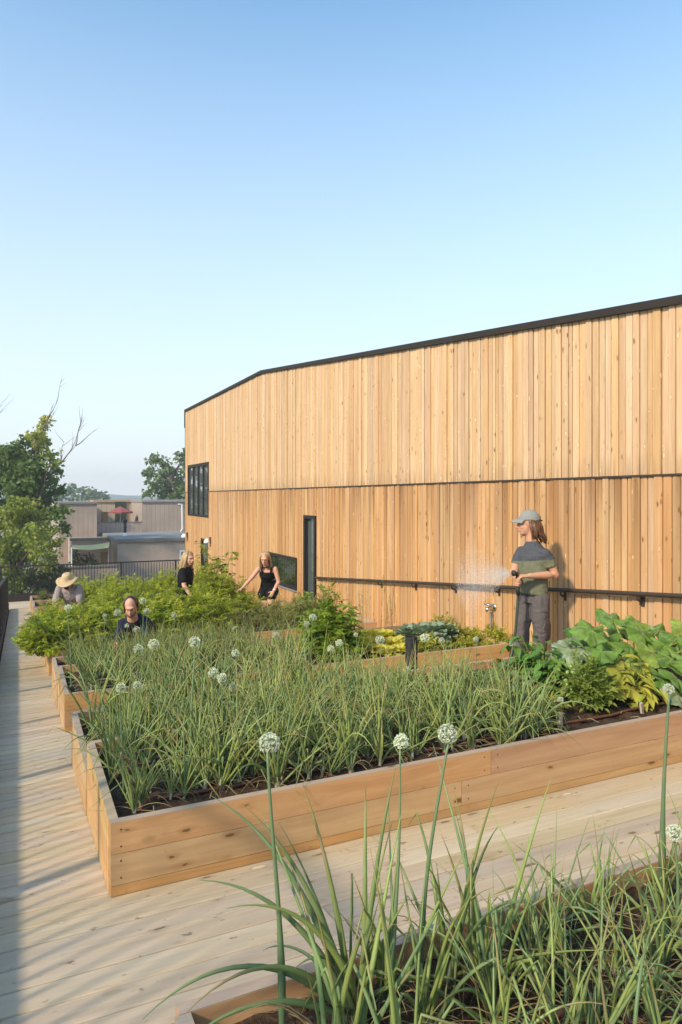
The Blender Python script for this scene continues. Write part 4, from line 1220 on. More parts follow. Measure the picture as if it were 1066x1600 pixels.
for (px, y, s, lab) in ((765,4.55,.85,'leafy dark green plant at the onion end of the row below the hose man'), (795,4.35,1.0,'leafy green plant second in the row below the man with the hose'), (822,4.2,.9,'leafy green plant beside the upright pepper plant'), (780,4.15,.7,'low leafy green plant in front of the row, next to the leaning onions'), (810,4.75,.9,'leafy plant at the back of the row below the hose')):
    x, y, s = spots_px([(px, y, s)])[0]; put('leafy_pepper_plant', rr.choice(basv), (x, y, soil_z(y)), lab, 'leafy plant', None, s)
# ---- tomato
TOM = ((.12,.215,.05), (.19,.29,.075), (.26,.34,.1))
tomv = bush_mesh(840, .24, .46, 46, 6, .05, TOM, 2, .55)
x, y, _ = spots_px([(922, 3.62, 1)])[0]
to = put('tomato_plant', tomv, (x, y, soil_z(y)), 'bushy tomato plant with small green tomatoes at the front board of the planter', 'tomato plant', None, .82)
q = random.Random(9)
for k in range(9):
    an = q.uniform(3.4, 6.0); zz = q.uniform(.18,.4); rd = .22*math.sqrt(max(.1,1-(zz/.5)**2))
    b_ = MB(); b_.ell((rd*math.cos(an), rd*math.sin(an), zz), (.019,.019,.018), 10, 7); b_.obj('tomato', M['tomato'], to, True)
x, y, _ = spots_px([(905, 3.75, 1)])[0]
put('tomato_plant', tomv, (x, y, soil_z(y)), 'second smaller tomato plant behind, below the pale mottled squash leaf', 'tomato plant', None, .55)

# ---- squash: big lobed leaves on long hollow petioles
def squash_leaf(mb, st, base, tip, nrm, Rl, c, rr_, spot=0.0, lobes=5, depth=.30):
    tip = Vector(tip); base = Vector(base)
    mid = (base+tip)*.5 + V(0,0,.10)
    pts = [base*(1-u)**2 + mid*2*u*(1-u) + tip*u*u for u in [i/6 for i in range(7)]]
    st.tube(pts, [.010,.010,.009,.008,.007,.006,.005], 6, c=(.27,.36,.12), cap=False)
    nrm = nrm.normalized()
    fw = (tip - base); fw = (fw - nrm*fw.dot(nrm)).normalized(); sd = nrm.cross(fw)
    na, nr = 70, 5; vs = [tip.copy()]; cs = [lerp3(c, (.45,.5,.25), .5)]
    ph = rr_.uniform(0, 6)
    for j in range(1, nr+1):
        for k in range(na):
            an = -PI + 2*PI*(k+.5)/na
            lob = 1 - abs(((an*lobes/(2*PI) + .5) % 1) - .5)*2
            rad = Rl*(1.06 - depth*1.35*(1-lob)**.85) * (1.08 if abs(an) < .6 else 1) * (1 - .35*max(0, (abs(an)-2.3)))
            if abs(an) > 2.95: rad *= .35
            rad *= 1 + .07*(((an*7/PI + ph) % 1) - .5) + .04*math.sin(an*31+ph)
            u = j/nr
            p = tip + (fw*math.cos(an) + sd*math.sin(an))*rad*u
            p += nrm*(-.22*Rl*u*u + .09*Rl*u*math.sin(an*5+ph) + .05*Rl*u*math.sin(an*9+2*ph) + .10*Rl*u*(lob-.5))
            vs.append(p); vein = max(0, lob-.93)*14 + (.35 if (k % 5 == 0 and j > 1) else 0)
            cs.append(lerp3(c, tuple(x_*1.6+.03 for x_ in c), min(1, vein*.7)))
    fs = [(0, 1+k, 1+(k+1) % na) for k in range(na)]
    for j in range(nr-1):
        for k in range(na):
            a = 1+j*na+k; b_ = 1+j*na+(k+1) % na; fs.append((a, a+na, b_+na, b_))
    mb.add(vs, fs, 0, spot, cs)
def squash(loc, leaves, label, seed):
    q = random.Random(seed); g = MB(); st = MB()
    L0 = Vector(loc)
    for (px, py, y, Rl, tone, spot, nx) in leaves:
        tip = at_y(px, py, y) - L0
        c = {'g': lerp3((.14,.26,.045),(.21,.34,.055),q.random()), 'y': lerp3((.32,.36,.05),(.45,.40,.06),q.random()), 'l': lerp3((.26,.36,.06),(.32,.40,.08),q.random()), 'd': (.09,.18,.04), 'p': (.28,.33,.17)}[tone]
        squash_leaf(g, st, (q.uniform(-.08,.08), q.uniform(-.08,.08), .02), tip, V(nx + q.uniform(-.2,.2), q.uniform(-.75,-.3), 1), Rl, c, q, spot, depth=q.uniform(.2,.33))
    o = g.obj('squash_plant', M['squash'], None, True); o.location = loc
    st.obj('leaf_stalks', M['leaf'], o, True); tag(o, label, 'squash plant'); return o
x, y, _ = spots_px([(1000, 4.0, 1)])[0]
squash((x, y, soil_z(y)), [
 (945,1000,4.05,.17,'g',.3,-.3),(985,1012,3.95,.16,'g',.2,.1),(1005,990,4.1,.19,'g',.15,.2),(970,985,4.35,.15,'l',.4,-.1),(915,1012,4.0,.15,'p',.9,-.6),
 (1020,1020,3.8,.16,'l',.2,.3),(1050,1030,3.75,.17,'g',.2,.3),(1060,1005,4.1,.18,'g',.4,.3),(1000,1042,3.65,.15,'l',.1,.1),(975,1048,3.62,.13,'y',.1,-.1),
 (1035,1058,3.55,.16,'g',.2,.2),(1058,1060,3.5,.15,'g',.3,.4),(955,1075,3.58,.12,'y',.1,-.3),(985,1075,3.55,.10,'y',.0,.0),(1010,1075,3.52,.11,'y',.1,.3),
 (1058,1085,3.45,.15,'p',.8,.3),(940,1035,3.85,.15,'g',.1,-.5),(965,1025,3.9,.14,'d',.1,-.2),(1030,985,4.4,.16,'g',.5,.1),(990,975,4.5,.15,'l',.3,-.2),
 (905,1000,4.3,.13,'l',.5,-.4),(1080,1040,3.6,.17,'g',.2,.2),(1090,1010,3.9,.18,'g',.2,.2),(1075,985,4.2,.17,'l',.3,.1),(1000,1100,3.5,.09,'y',0,0),(1040,1010,3.95,.16,'g',.3,.2),(925,985,3.95,.15,'g',.2,-.3),(890,1015,3.9,.16,'p',.9,-.5),(955,965,4.2,.14,'g',.4,-.1),(905,990,4.2,.12,'d',.1,-.4),(940,1018,3.75,.13,'g',.2,-.2)],
 'big sprawling squash plant with large lobed leaves behind the front planter board', 14)
g = MB(); q = random.Random(15)
x, y, _ = spots_px([(985, 3.62, 1)])[0]
put('yellow_leafed_plant', ovate_bush(861, .20, .34, 14, 8, .12, ((.30,.34,.05),(.42,.40,.06),(.55,.46,.06)), .42), (x, y, soil_z(y)), 'yellowing narrow leafed plant below the squash leaves', 'plant', None, 1.0)
# weeds and small plants on the soil
for i, (px, y, s, lab) in enumerate(((852,3.6,.9,'small green weed in front of the pepper plants'), (842,3.42,.6,'tiny weed seedling on the soil beside the drip hose'))):
    x, y, s = spots_px([(px, y, s)])[0]; put('weed', seedv[i % 2], (x, y, soil_z(y)), lab, 'weed', None, s)

# ------------------------------------------------ trees
def clump_tree(name, base, clumps, leafL, density, pal, label, seed, group=None, trunk_r=.22, limb=True, cat='tree', dead=()):
    q = random.Random(seed); B0 = Vector(base); g = MB(); tr = MB()
    root = empty(name, base); tag(root, label, cat, group)
    cen = [(Vector(c) - B0, r, tone) for (c, r, tone) in clumps]
    top = max(cen, key=lambda e: e[0].z)[0]
    ctr = sum((e[0] for e in cen), V(0,0,0)) / len(cen)
    spine = [V(0,0,0), V(ctr.x*.35, ctr.y*.35, ctr.z*.45), V(ctr.x, ctr.y, ctr.z), V(top.x*.9, top.y*.9, top.z*.96)]
    tr.tube(spine, [trunk_r, trunk_r*.75, trunk_r*.45, trunk_r*.08], 8)
    for (c, r, tone) in cen:
        if limb:
            s = spine[1].lerp(spine[2], q.random())
            m_ = s.lerp(c, .5) + V(q.uniform(-.2,.2), q.uniform(-.2,.2), q.uniform(-.1,.3))*r
            tr.tube([s, m_, c], [trunk_r*.28, trunk_r*.2, trunk_r*.06], 5, cap=False)
        n = int(density * r * r)
        sub = [rnd_dir(q, -.8, 1) * r*q.uniform(.35,.95) for _ in range(9)]
        for i in range(n):
            sc = q.choice(sub); d = rnd_dir(q, -1, 1)
            p = c + sc + d * (r*.48*q.random()**.5)
            t_ = lerp3(pal[0], pal[1], q.random())
            if tone: t_ = lerp3(t_, pal[2], tone*q.uniform(.5,1))
            L = leafL*q.uniform(.7,1.3)
            leaf(g, p, rnd_dir(q,-1,.6), rnd_dir(q,-.2,1), L, L*.62, t_, .2, .2, 2)
    g.obj('crown', M['tree'], root)
    tr.obj('trunk', M['bark'], root, True)
    return root
def C(lst, d0, depth=.0, seed=1):
    q = random.Random(seed); out = []
    for e in lst:
        d = d0 + q.uniform(-depth, depth)
        p = at_d(e[0], e[1], d); out.append((p, e[2]*d/F, e[3] if len(e) > 3 else 0))
    return out
def gbase(px, d):
    p = at_d(px, HOR, d); return V(p.x, p.y, -7.5)
TG = ((.055,.092,.032), (.095,.14,.045), (.33,.31,.07))
YGT = ((.15,.19,.04), (.23,.26,.055), (.33,.29,.07))
dark_tree = clump_tree('broadleaf_tree', gbase(15, 36), C([(8,720,30),(40,702,24),(62,690,17,.3),(68,664,12,.9),(74,655,8,1),(55,680,14,.6),(80,715,16,.2),(88,740,13),(30,740,32),(60,745,26),(82,775,20),(5,760,34),(45,780,30),(-20,740,40),(-40,790,50),(92,800,15),(95,765,8),(70,800,24),(10,800,30),(97,825,12),(20,725,22),(50,728,18),(45,755,24),(66,722,14),(72,755,18),(25,765,26),(60,705,12),(15,700,20)], 36, 1.6, 3), .24, 620, TG,
           'large dark green tree with a yellowing top at the left edge, dead branches poking out', 31, trunk_r=.3)
clump_tree('leafy_tree', gbase(20, 31), C([(15,800,28),(38,795,24),(60,812,22),(25,830,34),(70,835,20),(85,850,14),(50,850,28),(5,855,34),(30,880,30),(75,875,20),(-20,830,40),(-25,890,40),(10,910,30)], 31, 1.2, 5), .20, 700, YGT,
           'light yellow green tree in front of the dark one, above the end railing', 32, trunk_r=.18)
clump_tree('broadleaf_shrub', gbase(70, 33.5), C([(60,895,20),(82,890,18),(45,910,22),(72,915,22),(92,905,14),(100,890,8),(30,915,24),(62,940,24),(85,935,18)], 33.5, .6, 6), .18, 800, ((.03,.055,.018),(.055,.085,.028),(.1,.12,.03)),
           'dark green shrub behind the end railing, below the light tree', 33, trunk_r=.1, cat='shrub')
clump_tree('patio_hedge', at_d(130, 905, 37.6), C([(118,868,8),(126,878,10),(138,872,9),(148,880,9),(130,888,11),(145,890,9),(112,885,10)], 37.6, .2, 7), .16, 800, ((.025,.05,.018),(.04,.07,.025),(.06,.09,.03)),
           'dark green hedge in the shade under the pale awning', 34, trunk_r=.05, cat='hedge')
clump_tree('poplar_tree', gbase(265, 75), C([(240,718,12),(236,738,13),(258,728,12),(262,745,18),(284,718,12),(292,708,9),(290,735,14),(242,758,16),(270,762,20),(288,765,18),(232,770,9),(258,777,18),(280,782,18),(300,740,16)], 75, 2.5, 8), .46, 170, ((.07,.11,.05),(.11,.15,.065),(.15,.18,.07)),
           'tall green tree behind the house, touching the corner of the timber building', 35, trunk_r=.35)
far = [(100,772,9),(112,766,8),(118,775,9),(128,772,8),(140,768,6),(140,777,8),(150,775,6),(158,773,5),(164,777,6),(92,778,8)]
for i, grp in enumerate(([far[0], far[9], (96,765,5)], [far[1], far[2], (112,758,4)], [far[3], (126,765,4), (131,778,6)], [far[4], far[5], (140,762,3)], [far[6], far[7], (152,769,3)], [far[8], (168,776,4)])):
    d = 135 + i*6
    clump_tree('distant_tree', gbase(grp[0][0], d), C(grp, d, 1, 40+i), 1.0, 40, ((.08,.12,.09),(.11,.15,.105),(.14,.17,.11)),  # bluish palette: haze of distance is put into the leaf colours
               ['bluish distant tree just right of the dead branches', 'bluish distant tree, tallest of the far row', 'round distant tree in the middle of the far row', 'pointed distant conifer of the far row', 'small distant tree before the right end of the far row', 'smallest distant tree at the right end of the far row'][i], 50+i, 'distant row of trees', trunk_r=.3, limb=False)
# bare dead branches
def branch(mb, p, d, L, r, q, depth):
    P = [p]; n = 5
    for i in range(n):
        d = (d + V(q.uniform(-.16,.16), q.uniform(-.16,.16), q.uniform(-.08,.12))).normalized(); P.append(P[-1] + d*L/n)
    mb.tube(P, [r*(1-.75*i/n) for i in range(n+1)], 5, cap=False)
    if depth:
        for k in range(q.randint(3, 5)):
            i = q.randint(1, n); nd = (d + V(q.uniform(-.8,.8), q.uniform(-.8,.8), q.uniform(-.3,.7))).normalized()
            branch(mb, P[i], nd, L*q.uniform(.3,.6), r*.5, q, depth-1)
for (pa, pb, r_, sd, lab) in (((60,760),(128,712),.055,1,'bare dead branches reaching right out of the dark tree'), ((52,700),(80,630),.045,2,'bare dead twig standing up out of the yellow tree top'), ((-25,690),(3,622),.04,3,'bare dead twig tip at the left edge above the tree')):
    a = at_d(pa[0], pa[1], 35.5); c = at_d(pb[0], pb[1], 34.8); mb = MB()
    branch(mb, V(0,0,0), (c-a).normalized(), (c-a).length, r_, random.Random(sd), 2)
    o = mb.obj('dead_branch', M['deadwood'], dark_tree); o.location = a - dark_tree.location; o['label'] = lab
# ================================================================== PEOPLE
def remesh(mb, name, material, parent, voxel, smooth=3, loc=None):
    me = mb.mesh(name + '_raw', material)
    o = bpy.data.objects.new(name + '_raw', me); COL.objects.link(o)
    m = o.modifiers.new('r', 'REMESH'); m.mode = 'VOXEL'; m.voxel_size = voxel; m.use_smooth_shade = True
    s = o.modifiers.new('s', 'SMOOTH'); s.iterations = smooth; s.factor = .5
    dg = bpy.context.evaluated_depsgraph_get(); dg.update()
    nm = bpy.data.meshes.new_from_object(o.evaluated_get(dg))
    bpy.data.objects.remove(o); nm.name = name
    nm.polygons.foreach_set('use_smooth', [True]*len(nm.polygons))
    if not nm.materials: nm.materials.append(material)
    return link(name, nm, parent)

def basis(face, up=(0, 0, 1)):
    yb = -Vector(face).normalized(); z = Vector(up); x = yb.cross(z).normalized(); z = x.cross(yb)
    return Matrix((x, yb, z)).transposed()

def head(mb, c, face, up=(0, 0, 1), s=1.0, neck=None, nr=.052, beard=False):
    Mx = Matrix.Translation(Vector(c)) @ basis(face, up).to_4x4() @ Matrix.Scale(s, 4)
    E = lambda p, r: mb.ell(p, r, 16, 10, Mx)
    E((0,.015,.030), (.073,.092,.086)); E((0,-.028,-.035), (.058,.062,.078)); E((0,-.060,-.092), (.027,.024,.022)); E((0,-.02,-.07), (.05,.05,.04))
    for sx in (-1, 1):
        E((sx*.076,.012,-.008), (.011,.019,.031)); E((sx*.033,-.056,-.022), (.023,.024,.024))
    T = lambda pts, r: mb.tube([Mx @ Vector(p) for p in pts], [q*s for q in r], 8)
    T([(0,-.086,.022),(0,-.100,-.004),(0,-.112,-.026),(0,-.092,-.036)], [.008,.010,.014,.010])
    T([(-.05,-.070,.026),(-.02,-.090,.030),(.02,-.090,.030),(.05,-.070,.026)], [.010,.012,.012,.010])
    T([(-.02,-.087,-.058),(0,-.094,-.058),(.02,-.087,-.058)], [.007,.010,.007])
    if neck is not None:
        mb.tube([Mx @ V(0,.02,-.03), Mx @ V(0,.022,-.09), Vector(neck)], [nr*s*.98, nr*s*.98, nr*1.2], 12)
    return Mx
def face_parts(root, Mx, skinlip, brow, brows=True):
    mb = MB()
    for sx in (-1, 1): mb.ell((sx*.030,-.083,.003), (.007,.005,.0032), 8, 6, Mx)
    mb.obj('eyes', plain('eye_dark', (.17,.11,.085), .35), root, True)
    mb = MB()
    for sx in (-1, 1): mb.tube([Mx @ V(sx*.014,-.098,.026), Mx @ V(sx*.032,-.095,.031), Mx @ V(sx*.05,-.082,.026)], [.002,.003,.0015], 6)
    if brows: mb.obj('eyebrows', brow, root, True)
    mb = MB(); mb.tube([Mx @ V(-.022,-.0915,-.060), Mx @ V(0,-.1015,-.060), Mx @ V(.022,-.0915,-.060)], [.004,.0062,.004], 6); mb.obj('lips', skinlip, root, True)
lipm = plain('lips', (.36,.13,.11), .45)

def hand(mb, w, d, pn, thumb_side, curl=.5, s=1.0, spread=.06):
    """w wrist, d finger direction, pn palm normal (fingers curl towards it), thumb_side points to the thumb"""
    d = Vector(d).normalized(); pn = Vector(pn); pn = (pn - d*pn.dot(d)).normalized(); ts = d.cross(pn)
    if ts.dot(Vector(thumb_side)) < 0: ts = -ts
    w = Vector(w)
    mb.tube([w - d*.02*s, w + d*.03*s, w + d*.07*s, w + d*.092*s], [(.022*s,.017*s),(.034*s,.016*s),(.040*s,.015*s),(.036*s,.011*s)], 12, ref=ts)
    for i, (off, L) in enumerate(((.030,.072),(.010,.080),(-.011,.074),(-.030,.058))):
        p = w + d*.088*s + ts*off*s; dd = (d + ts*off*spread*30*.1).normalized(); pts = [p - d*.015*s, p]
        ang = 0
        for k, seg in enumerate((.42, .33, .25)):
            ang += curl * (.9 if k == 0 else 1.0) * (1 + .08*i)
            pts.append(pts[-1] + (dd*math.cos(ang) + pn*math.sin(ang)) * L*seg*s)
        mb.tube(pts, [.0098*s,.0095*s,.0088*s,.0080*s,.0062*s], 8)
    p = w + d*.028*s + ts*.026*s; td = (d*.6 + ts*.75 + pn*.3).normalized()
    p2 = p + td*.040*s; td2 = (td*.7 + d*.5 + pn*curl*.7).normalized(); p3 = p2 + td2*.032*s
    mb.tube([p - td*.012*s, p, p2, p3, p3 + (td2+pn*curl*.5).normalized()*.022*s], [.013*s,.0135*s,.0115*s,.0105*s,.007*s], 8)

def limb(mb, pts, rad, n=14, over=()):
    mb.tube(pts, rad, n)
    for p, r in zip(pts, rad):
        rr_ = r if not hasattr(r, '__len__') else min(r)
        mb.ell(p, (rr_,)*3, 10, 7)

def torso(mb, secs, side):
    """secs: (centre, half width along side, half depth)"""
    side = Vector(side).normalized()
    mb.tube([s[0] for s in secs], [(s[1], s[2]) for s in secs], 24, ref=side)
def mid(a, b, t): return Vector(a).lerp(Vector(b), t)

def person(x, y, label, dz=0.0):
    o = empty('person', (x, y, fl(y) + dz), -TH); tag(o, label, 'person'); return o

# ---------------- man with the hose
R1 = ray(825, HOR); t_ = 5.85 / R1.y
PX, PY = t_ * R1.x, 5.85
man = person(PX, PY, 'man in a grey cap and two tone T-shirt standing and watering with a hose')
phi = math.radians(41); Fd = V(-math.cos(phi), -math.sin(phi), 0); Ls = V(math.sin(phi), -math.cos(phi), 0)
pel, chest, nk = V(.055,0,.93), V(.06,.01,1.27), V(.055,.015,1.485)
Lsh, Rsh = V(.055,.0,1.365)+Ls*.158, V(.055,.0,1.37)-Ls*.158
Lel, Lwr = V(.248,-.13,1.135), V(-.045,-.225,1.135)
Rel, Rwr = V(-.12,.10,1.13), V(-.125,-.13,1.055)
hipL, hipR = pel + Ls*.085 + V(0,0,-.04), pel - Ls*.085 + V(0,0,-.04)
knL, anL = V(.105,-.10,.49), V(.075,-.09,.08)
knR, anR = V(-.05,.03,.49), V(-.07,.03,.08)
b = MB()
hc = V(.015,.03,1.655); fdir = V(-1,.16,-.04)
Mh = head(b, hc, fdir, (0.02,0,1), 1.12, nk + V(0,0,-.03), .055)
torso(b, [(pel+V(0,0,-.06),.13,.09),(pel,.15,.10),(V(.055,0,1.06),.14,.095),(chest,.165,.105),(V(.057,.005,1.34),.15,.085),(V(.055,.01,1.41),.09,.065)], Ls)
limb(b, [Lsh+V(-.012,0,-.03), mid(Lsh,Lel,.5), Lel, mid(Lel,Lwr,.3), Lwr], [.048,.052,.044,.043,.028])
limb(b, [Rsh+V(.012,0,-.03), mid(Rsh,Rel,.5), Rel, mid(Rel,Rwr,.3), Rwr], [.048,.050,.042,.042,.028])
limb(b, [hipL, mid(hipL,knL,.5), knL, mid(knL,anL,.35), anL], [.088,.080,.058,.056,.038])
limb(b, [hipR, mid(hipR,knR,.5), knR, mid(knR,anR,.35), anR], [.088,.080,.058,.056,.038])
NZ = V(-.170,-.235,1.145)                       # spray nozzle in the hands
hand(b, Lwr, V(-1,-.1,.0), V(-.25,.15,-1), V(-.4,.1,1) , .55, 1.05)
hand(b, Rwr, V(-.55,-.75,.10), V(.55,-.5,0), V(0,0,1), .75, 1.05)
remesh(b, 'body', M['skin2'], man, .0065, 2)
brownhair = hairmat('brown_hair', (.055,.022,.010), (.19,.085,.038))
face_parts(man, Mh, lipm, brownhair, False)
# T-shirt
shirt = MB()
torso(shirt, [(V(.052,0,.925),.172,.118),(V(.055,0,1.0),.166,.118),(V(.057,-.002,1.10),.160,.116),(chest+V(0,0,-.03),.180,.126),(chest+V(0,0,.06),.186,.122),(V(.057,.005,1.345),.168,.102),(V(.056,.008,1.395),.140,.088),(V(.055,.01,1.435),.100,.076),(V(.055,.012,1.478),.066,.062)], Ls)
le, re_ = mid(Lsh,Lel,.62), mid(Rsh,Rel,.60)
shirt.ell(Lsh+V(-.012,0,-.022), (.063,.063,.068)); shirt.ell(Rsh+V(.012,0,-.022), (.063,.063,.068))
shirt.tube([Lsh+V(-.05,.04,.004), Lsh+V(-.005,0,-.028), mid(Lsh,le,.5), le], [.048,.062,.061,.066], 14); shirt.tube([Rsh+V(.05,-.04,.004), Rsh+V(.005,0,-.028), mid(Rsh,re_,.5), re_], [.048,.060,.059,.062], 14)
tee = cloth('heather_tee', (.075,.078,.088), .3, 160, .8, band=(1.275, (.155,.155,.10), -.12))
remesh(shirt, 'tshirt', tee, man, .009, 2)
# trousers
tr = MB()
torso(tr, [(pel+V(0,0,-.10),.168,.112),(pel+V(0,0,-.02),.160,.112),(pel+V(0,0,.04),.148,.106)], Ls)
limb(tr, [hipL+V(0,0,-.01), mid(hipL,knL,.5), knL+V(.005,0,.06), knL, mid(knL,anL,.5), anL+V(0,0,.02)], [.102,.096,.080,.078,.074,.072])
limb(tr, [hipR+V(0,0,-.01), mid(hipR,knR,.5), knR+V(-.005,0,.06), knR, mid(knR,anR,.5), anR+V(0,0,.02)], [.100,.094,.080,.078,.074,.072])
tr.tube([pel+Ls*.165+V(0.005,0,-.30), pel+Ls*.166+V(.005,0,-.33), pel+Ls*.163+V(.002,0,-.47), pel+Ls*.155+V(0,0,-.48)], [(.012,.06),(.016,.072),(.016,.07),(.010,.06)], 10, ref=Ls)
pants = cloth('charcoal_trousers', (.115,.098,.095), .18, 140, 1.0)
remesh(tr, 'trousers', pants, man, .009, 2)
for an, kn_ in ((anL, 1), (anR, -1)):
    sh = MB(); sh.tube([an+V(.03,.03,-.045), an+V(-.02,-.02,-.04), an+V(-.10,-.09,-.05), an+V(-.15,-.13,-.062)], [(.040,.045),(.044,.055),(.042,.035),(.028,.02)], 12, ref=(0.67,-.74,0)); sh.obj('shoe', M['rubber'], man, True)
# cap: crown, brim, button
cap = MB(); capm = cloth('grey_cap_cloth', (.25,.255,.245), .12, 200, .2)
Mc = Mh @ Matrix.Translation((0,.012,.030)) @ Matrix.Rotation(math.radians(-6), 4, 'X')
cap.ell((0,0,.010), (.083,.103,.098), 24, 10, Mc, z0=-.02, z1=.9999)
cap.tube([Mc @ V(0,0,.105), Mc @ V(0,0,.116)], [.009,.006], 8)
remesh(cap, 'cap', capm, man, .006, 1)
br = MB(); vs = []
for j in range(6):
    for i in range(15):
        a = math.radians(-62 + 124*i/14); u = j/5
        r0x, r0y = .079, .098
        x0, y0 = math.sin(a)*r0x, -math.cos(a)*r0y
        L = .085*max(.0, math.cos(a*1.25))**.6
        vs.append(V(x0*(1+.12*u), y0 - L*u, .016 - .030*u*u - 1.9*x0*x0*(.5+.5*u)))
top = [Mc @ p for p in vs]; bot = [Mc @ (p - V(0,0,.004)) for p in vs]; k = len(vs)
fs = [(j*15+i, j*15+i+1, (j+1)*15+i+1, (j+1)*15+i) for j in range(5) for i in range(14)]
br.add(top+bot, fs + [tuple(reversed([q_+k for q_ in f_])) for f_ in fs] + [(75+i, 75+i+1, k+75+i+1, k+75+i) for i in range(14)])
br.obj('cap_brim', capm, man, True)
st_ = MB(); st_.tube([Mc @ V(.045,.096,.018), Mc @ V(.02,.110,.012), Mc @ V(-.02,.110,.012), Mc @ V(-.045,.096,.018)], [.008,.008,.008,.008], 8); st_.obj('cap_strap', M['black'], man, True)
st_ = MB(); st_.ell((0,.080,.040), (.030,.0205,.020), 12, 8, Mc); st_.obj('cap_opening', plain('dark_hair_gap', (.03,.016,.01), .8), man, True)
# shoulder length hair at the back and sides
h = MB(); q = random.Random(2)
h.ell((0,.042,.015), (.076,.070,.075), 16, 10, Mh); h.ell((0,.050,-.040), (.070,.050,.075), 14, 10, Mh)
for i in range(90):
    a = math.radians(q.uniform(-112, 112)); x0, y0 = math.sin(a)*.079, .028 + math.cos(a)*.074
    L = q.uniform(.10,.165) * (1 if abs(a) < 1.1 else .75)
    P = [V(x0, y0, .03), V(x0*1.12, y0*1.12+.010, -.03), V(x0*1.18+q.uniform(-.014,.014), y0*1.12+.020, -.03-L*.55), V(x0*1.05+q.uniform(-.03,.03), y0*1.1+q.uniform(.0,.06), -.03-L)]
    h.tube([Mh @ p for p in P], [.010,.013,.011,.002], 6)
h.obj('hair', brownhair, man, True)
beard = MB(); beard.ell((0,-.050,-.080), (.045,.036,.026), 14, 8, Mh); beard.tube([Mh @ V(-.028,-.088,-.047), Mh @ V(0,-.100,-.045), Mh @ V(.028,-.088,-.047)], [.004,.006,.004], 6)
# (only a light stubble shows on him: a slightly browner chin)
remesh(beard, 'stubble', plain('stubble', (.44,.235,.15), .7), man, .006, 1)
belt = MB(); torso(belt, [(V(.054,0,.905),.157,.113),(V(.054,0,.935),.157,.113)], Ls); belt.obj('belt', M['rubber'], man, True)

def to_world(o, p): return o.matrix_basis @ Vector(p)
def rootmat(o): return Matrix.Translation(o.location) @ Matrix.Rotation(o.rotation_euler.z, 4, 'Z')
man.scale = (1.02,)*3
RM = rootmat(man)
# ---- hose with a spray nozzle, held in both hands
hose = empty('garden_hose', man.location, -TH); hose.scale = man.scale; tag(hose, 'dark green garden hose with spray nozzle held by the man in the cap', 'hose')
hm = plain('green_hose', (.045,.065,.045), .45)
mb = MB(); hp_ = [V(-.165,-.215,1.12), V(-.158,-.205,1.03), V(-.155,-.20,.92), V(-.165,-.2,.75), V(-.19,-.2,.5), V(-.225,-.2,.28), V(-.25,-.17,.10), V(-.22,-.05,.022), V(-.05,.15,.020), V(.25,.2,.020), V(.55,.0,.020), V(.85,-.25,.02)]
def smooth_path(P, n=8):
    out = []
    for i in range(len(P)-1):
        p0, p1, p2, p3 = P[max(i-1,0)], P[i], P[i+1], P[min(i+2,len(P)-1)]
        for k in range(n):
            t = k/n; out.append(.5*((2*p1)+(p2-p0)*t+(2*p0-5*p1+4*p2-p3)*t*t+(3*p1-p0-3*p2+p3)*t*t*t))
    return out + [P[-1]]
hp_s = smooth_path(hp_)
# the hose lies on the sloping deck at its end
uy = RM.to_3x3()
for p in hp_s:
    wy_ = (uy @ p).y; p.z += -SL*wy_ * max(0, min(1, (.4 - p.z)/.4))
mb.tube(hp_s, .0135, 10); mb.obj('hose', hm, hose, True)
mb = MB(); mb.tube([V(-.158,-.206,1.045), V(-.155,-.200,.93)], [.020,.018], 12); mb.obj('coupling', M['rubber'], hose, True)
mb = MB(); mb.tube([V(-.165,-.215,1.06), V(-.166,-.222,1.12), V(-.178,-.235,1.16), V(-.205,-.245,1.165)], [.015,.017,.020,.017], 12); mb.tube([V(-.200,-.244,1.165), V(-.222,-.25,1.165)], [.030,.032], 14)
mb.obj('nozzle', M['rubber'], hose, True)
# ---- spray: a spreading fan of fine drops
q = random.Random(77); vs = []; fs = []
o0 = V(-.225,-.25,1.165)
for i in range(36000):
    a = math.radians(q.gauss(-2, 21)); bta = q.gauss(0, .22)
    if not -42 < math.degrees(a) < 40: continue
    u = q.random()**.75; d = .03 + .56*u
    p = o0 + V(-math.cos(a)*d, bta*d - .12*d, math.sin(a)*d - .16*d*d) + V(q.gauss(0,.006), q.gauss(0,.006), q.gauss(0,.006))
    s = q.uniform(.0005,.0012)*(1.2-.4*u); v = (V(-math.cos(a), bta, math.sin(a)-.3*d)).normalized()*s*q.uniform(1.5,4)
    o_ = len(vs); vs += [p+v, p+V(s,0,0), p+V(0,s,0), p+V(0,0,s), p-v]
    fs += [(o_,o_+1,o_+2),(o_,o_+2,o_+3),(o_,o_+3,o_+1),(o_+4,o_+2,o_+1),(o_+4,o_+3,o_+2),(o_+4,o_+1,o_+3)]
mb = MB(); mb.add(vs, fs)
dm, nt, out = mat('water_drops'); b_ = NB(nt)
p_ = b_.n('ShaderNodeBsdfPrincipled', inp={'Base Color': (.92,.93,.94,1), 'Roughness': .25}); tr_ = b_.n('ShaderNodeBsdfTranslucent', inp={'Color': (.95,.95,.95,1)})
mx_ = b_.n('ShaderNodeMixShader', inp={0: .5, 1: p_.outputs[0], 2: tr_.outputs[0]}); nt.links.new(mx_.outputs[0], out.inputs[0])
sp_ = mb.obj('water_spray', dm); sp_.location = man.location; sp_.rotation_euler = (0,0,-TH); sp_.scale = man.scale; tag(sp_, 'fine white spray of water fanning out of the hose nozzle', 'water spray', kind='stuff')

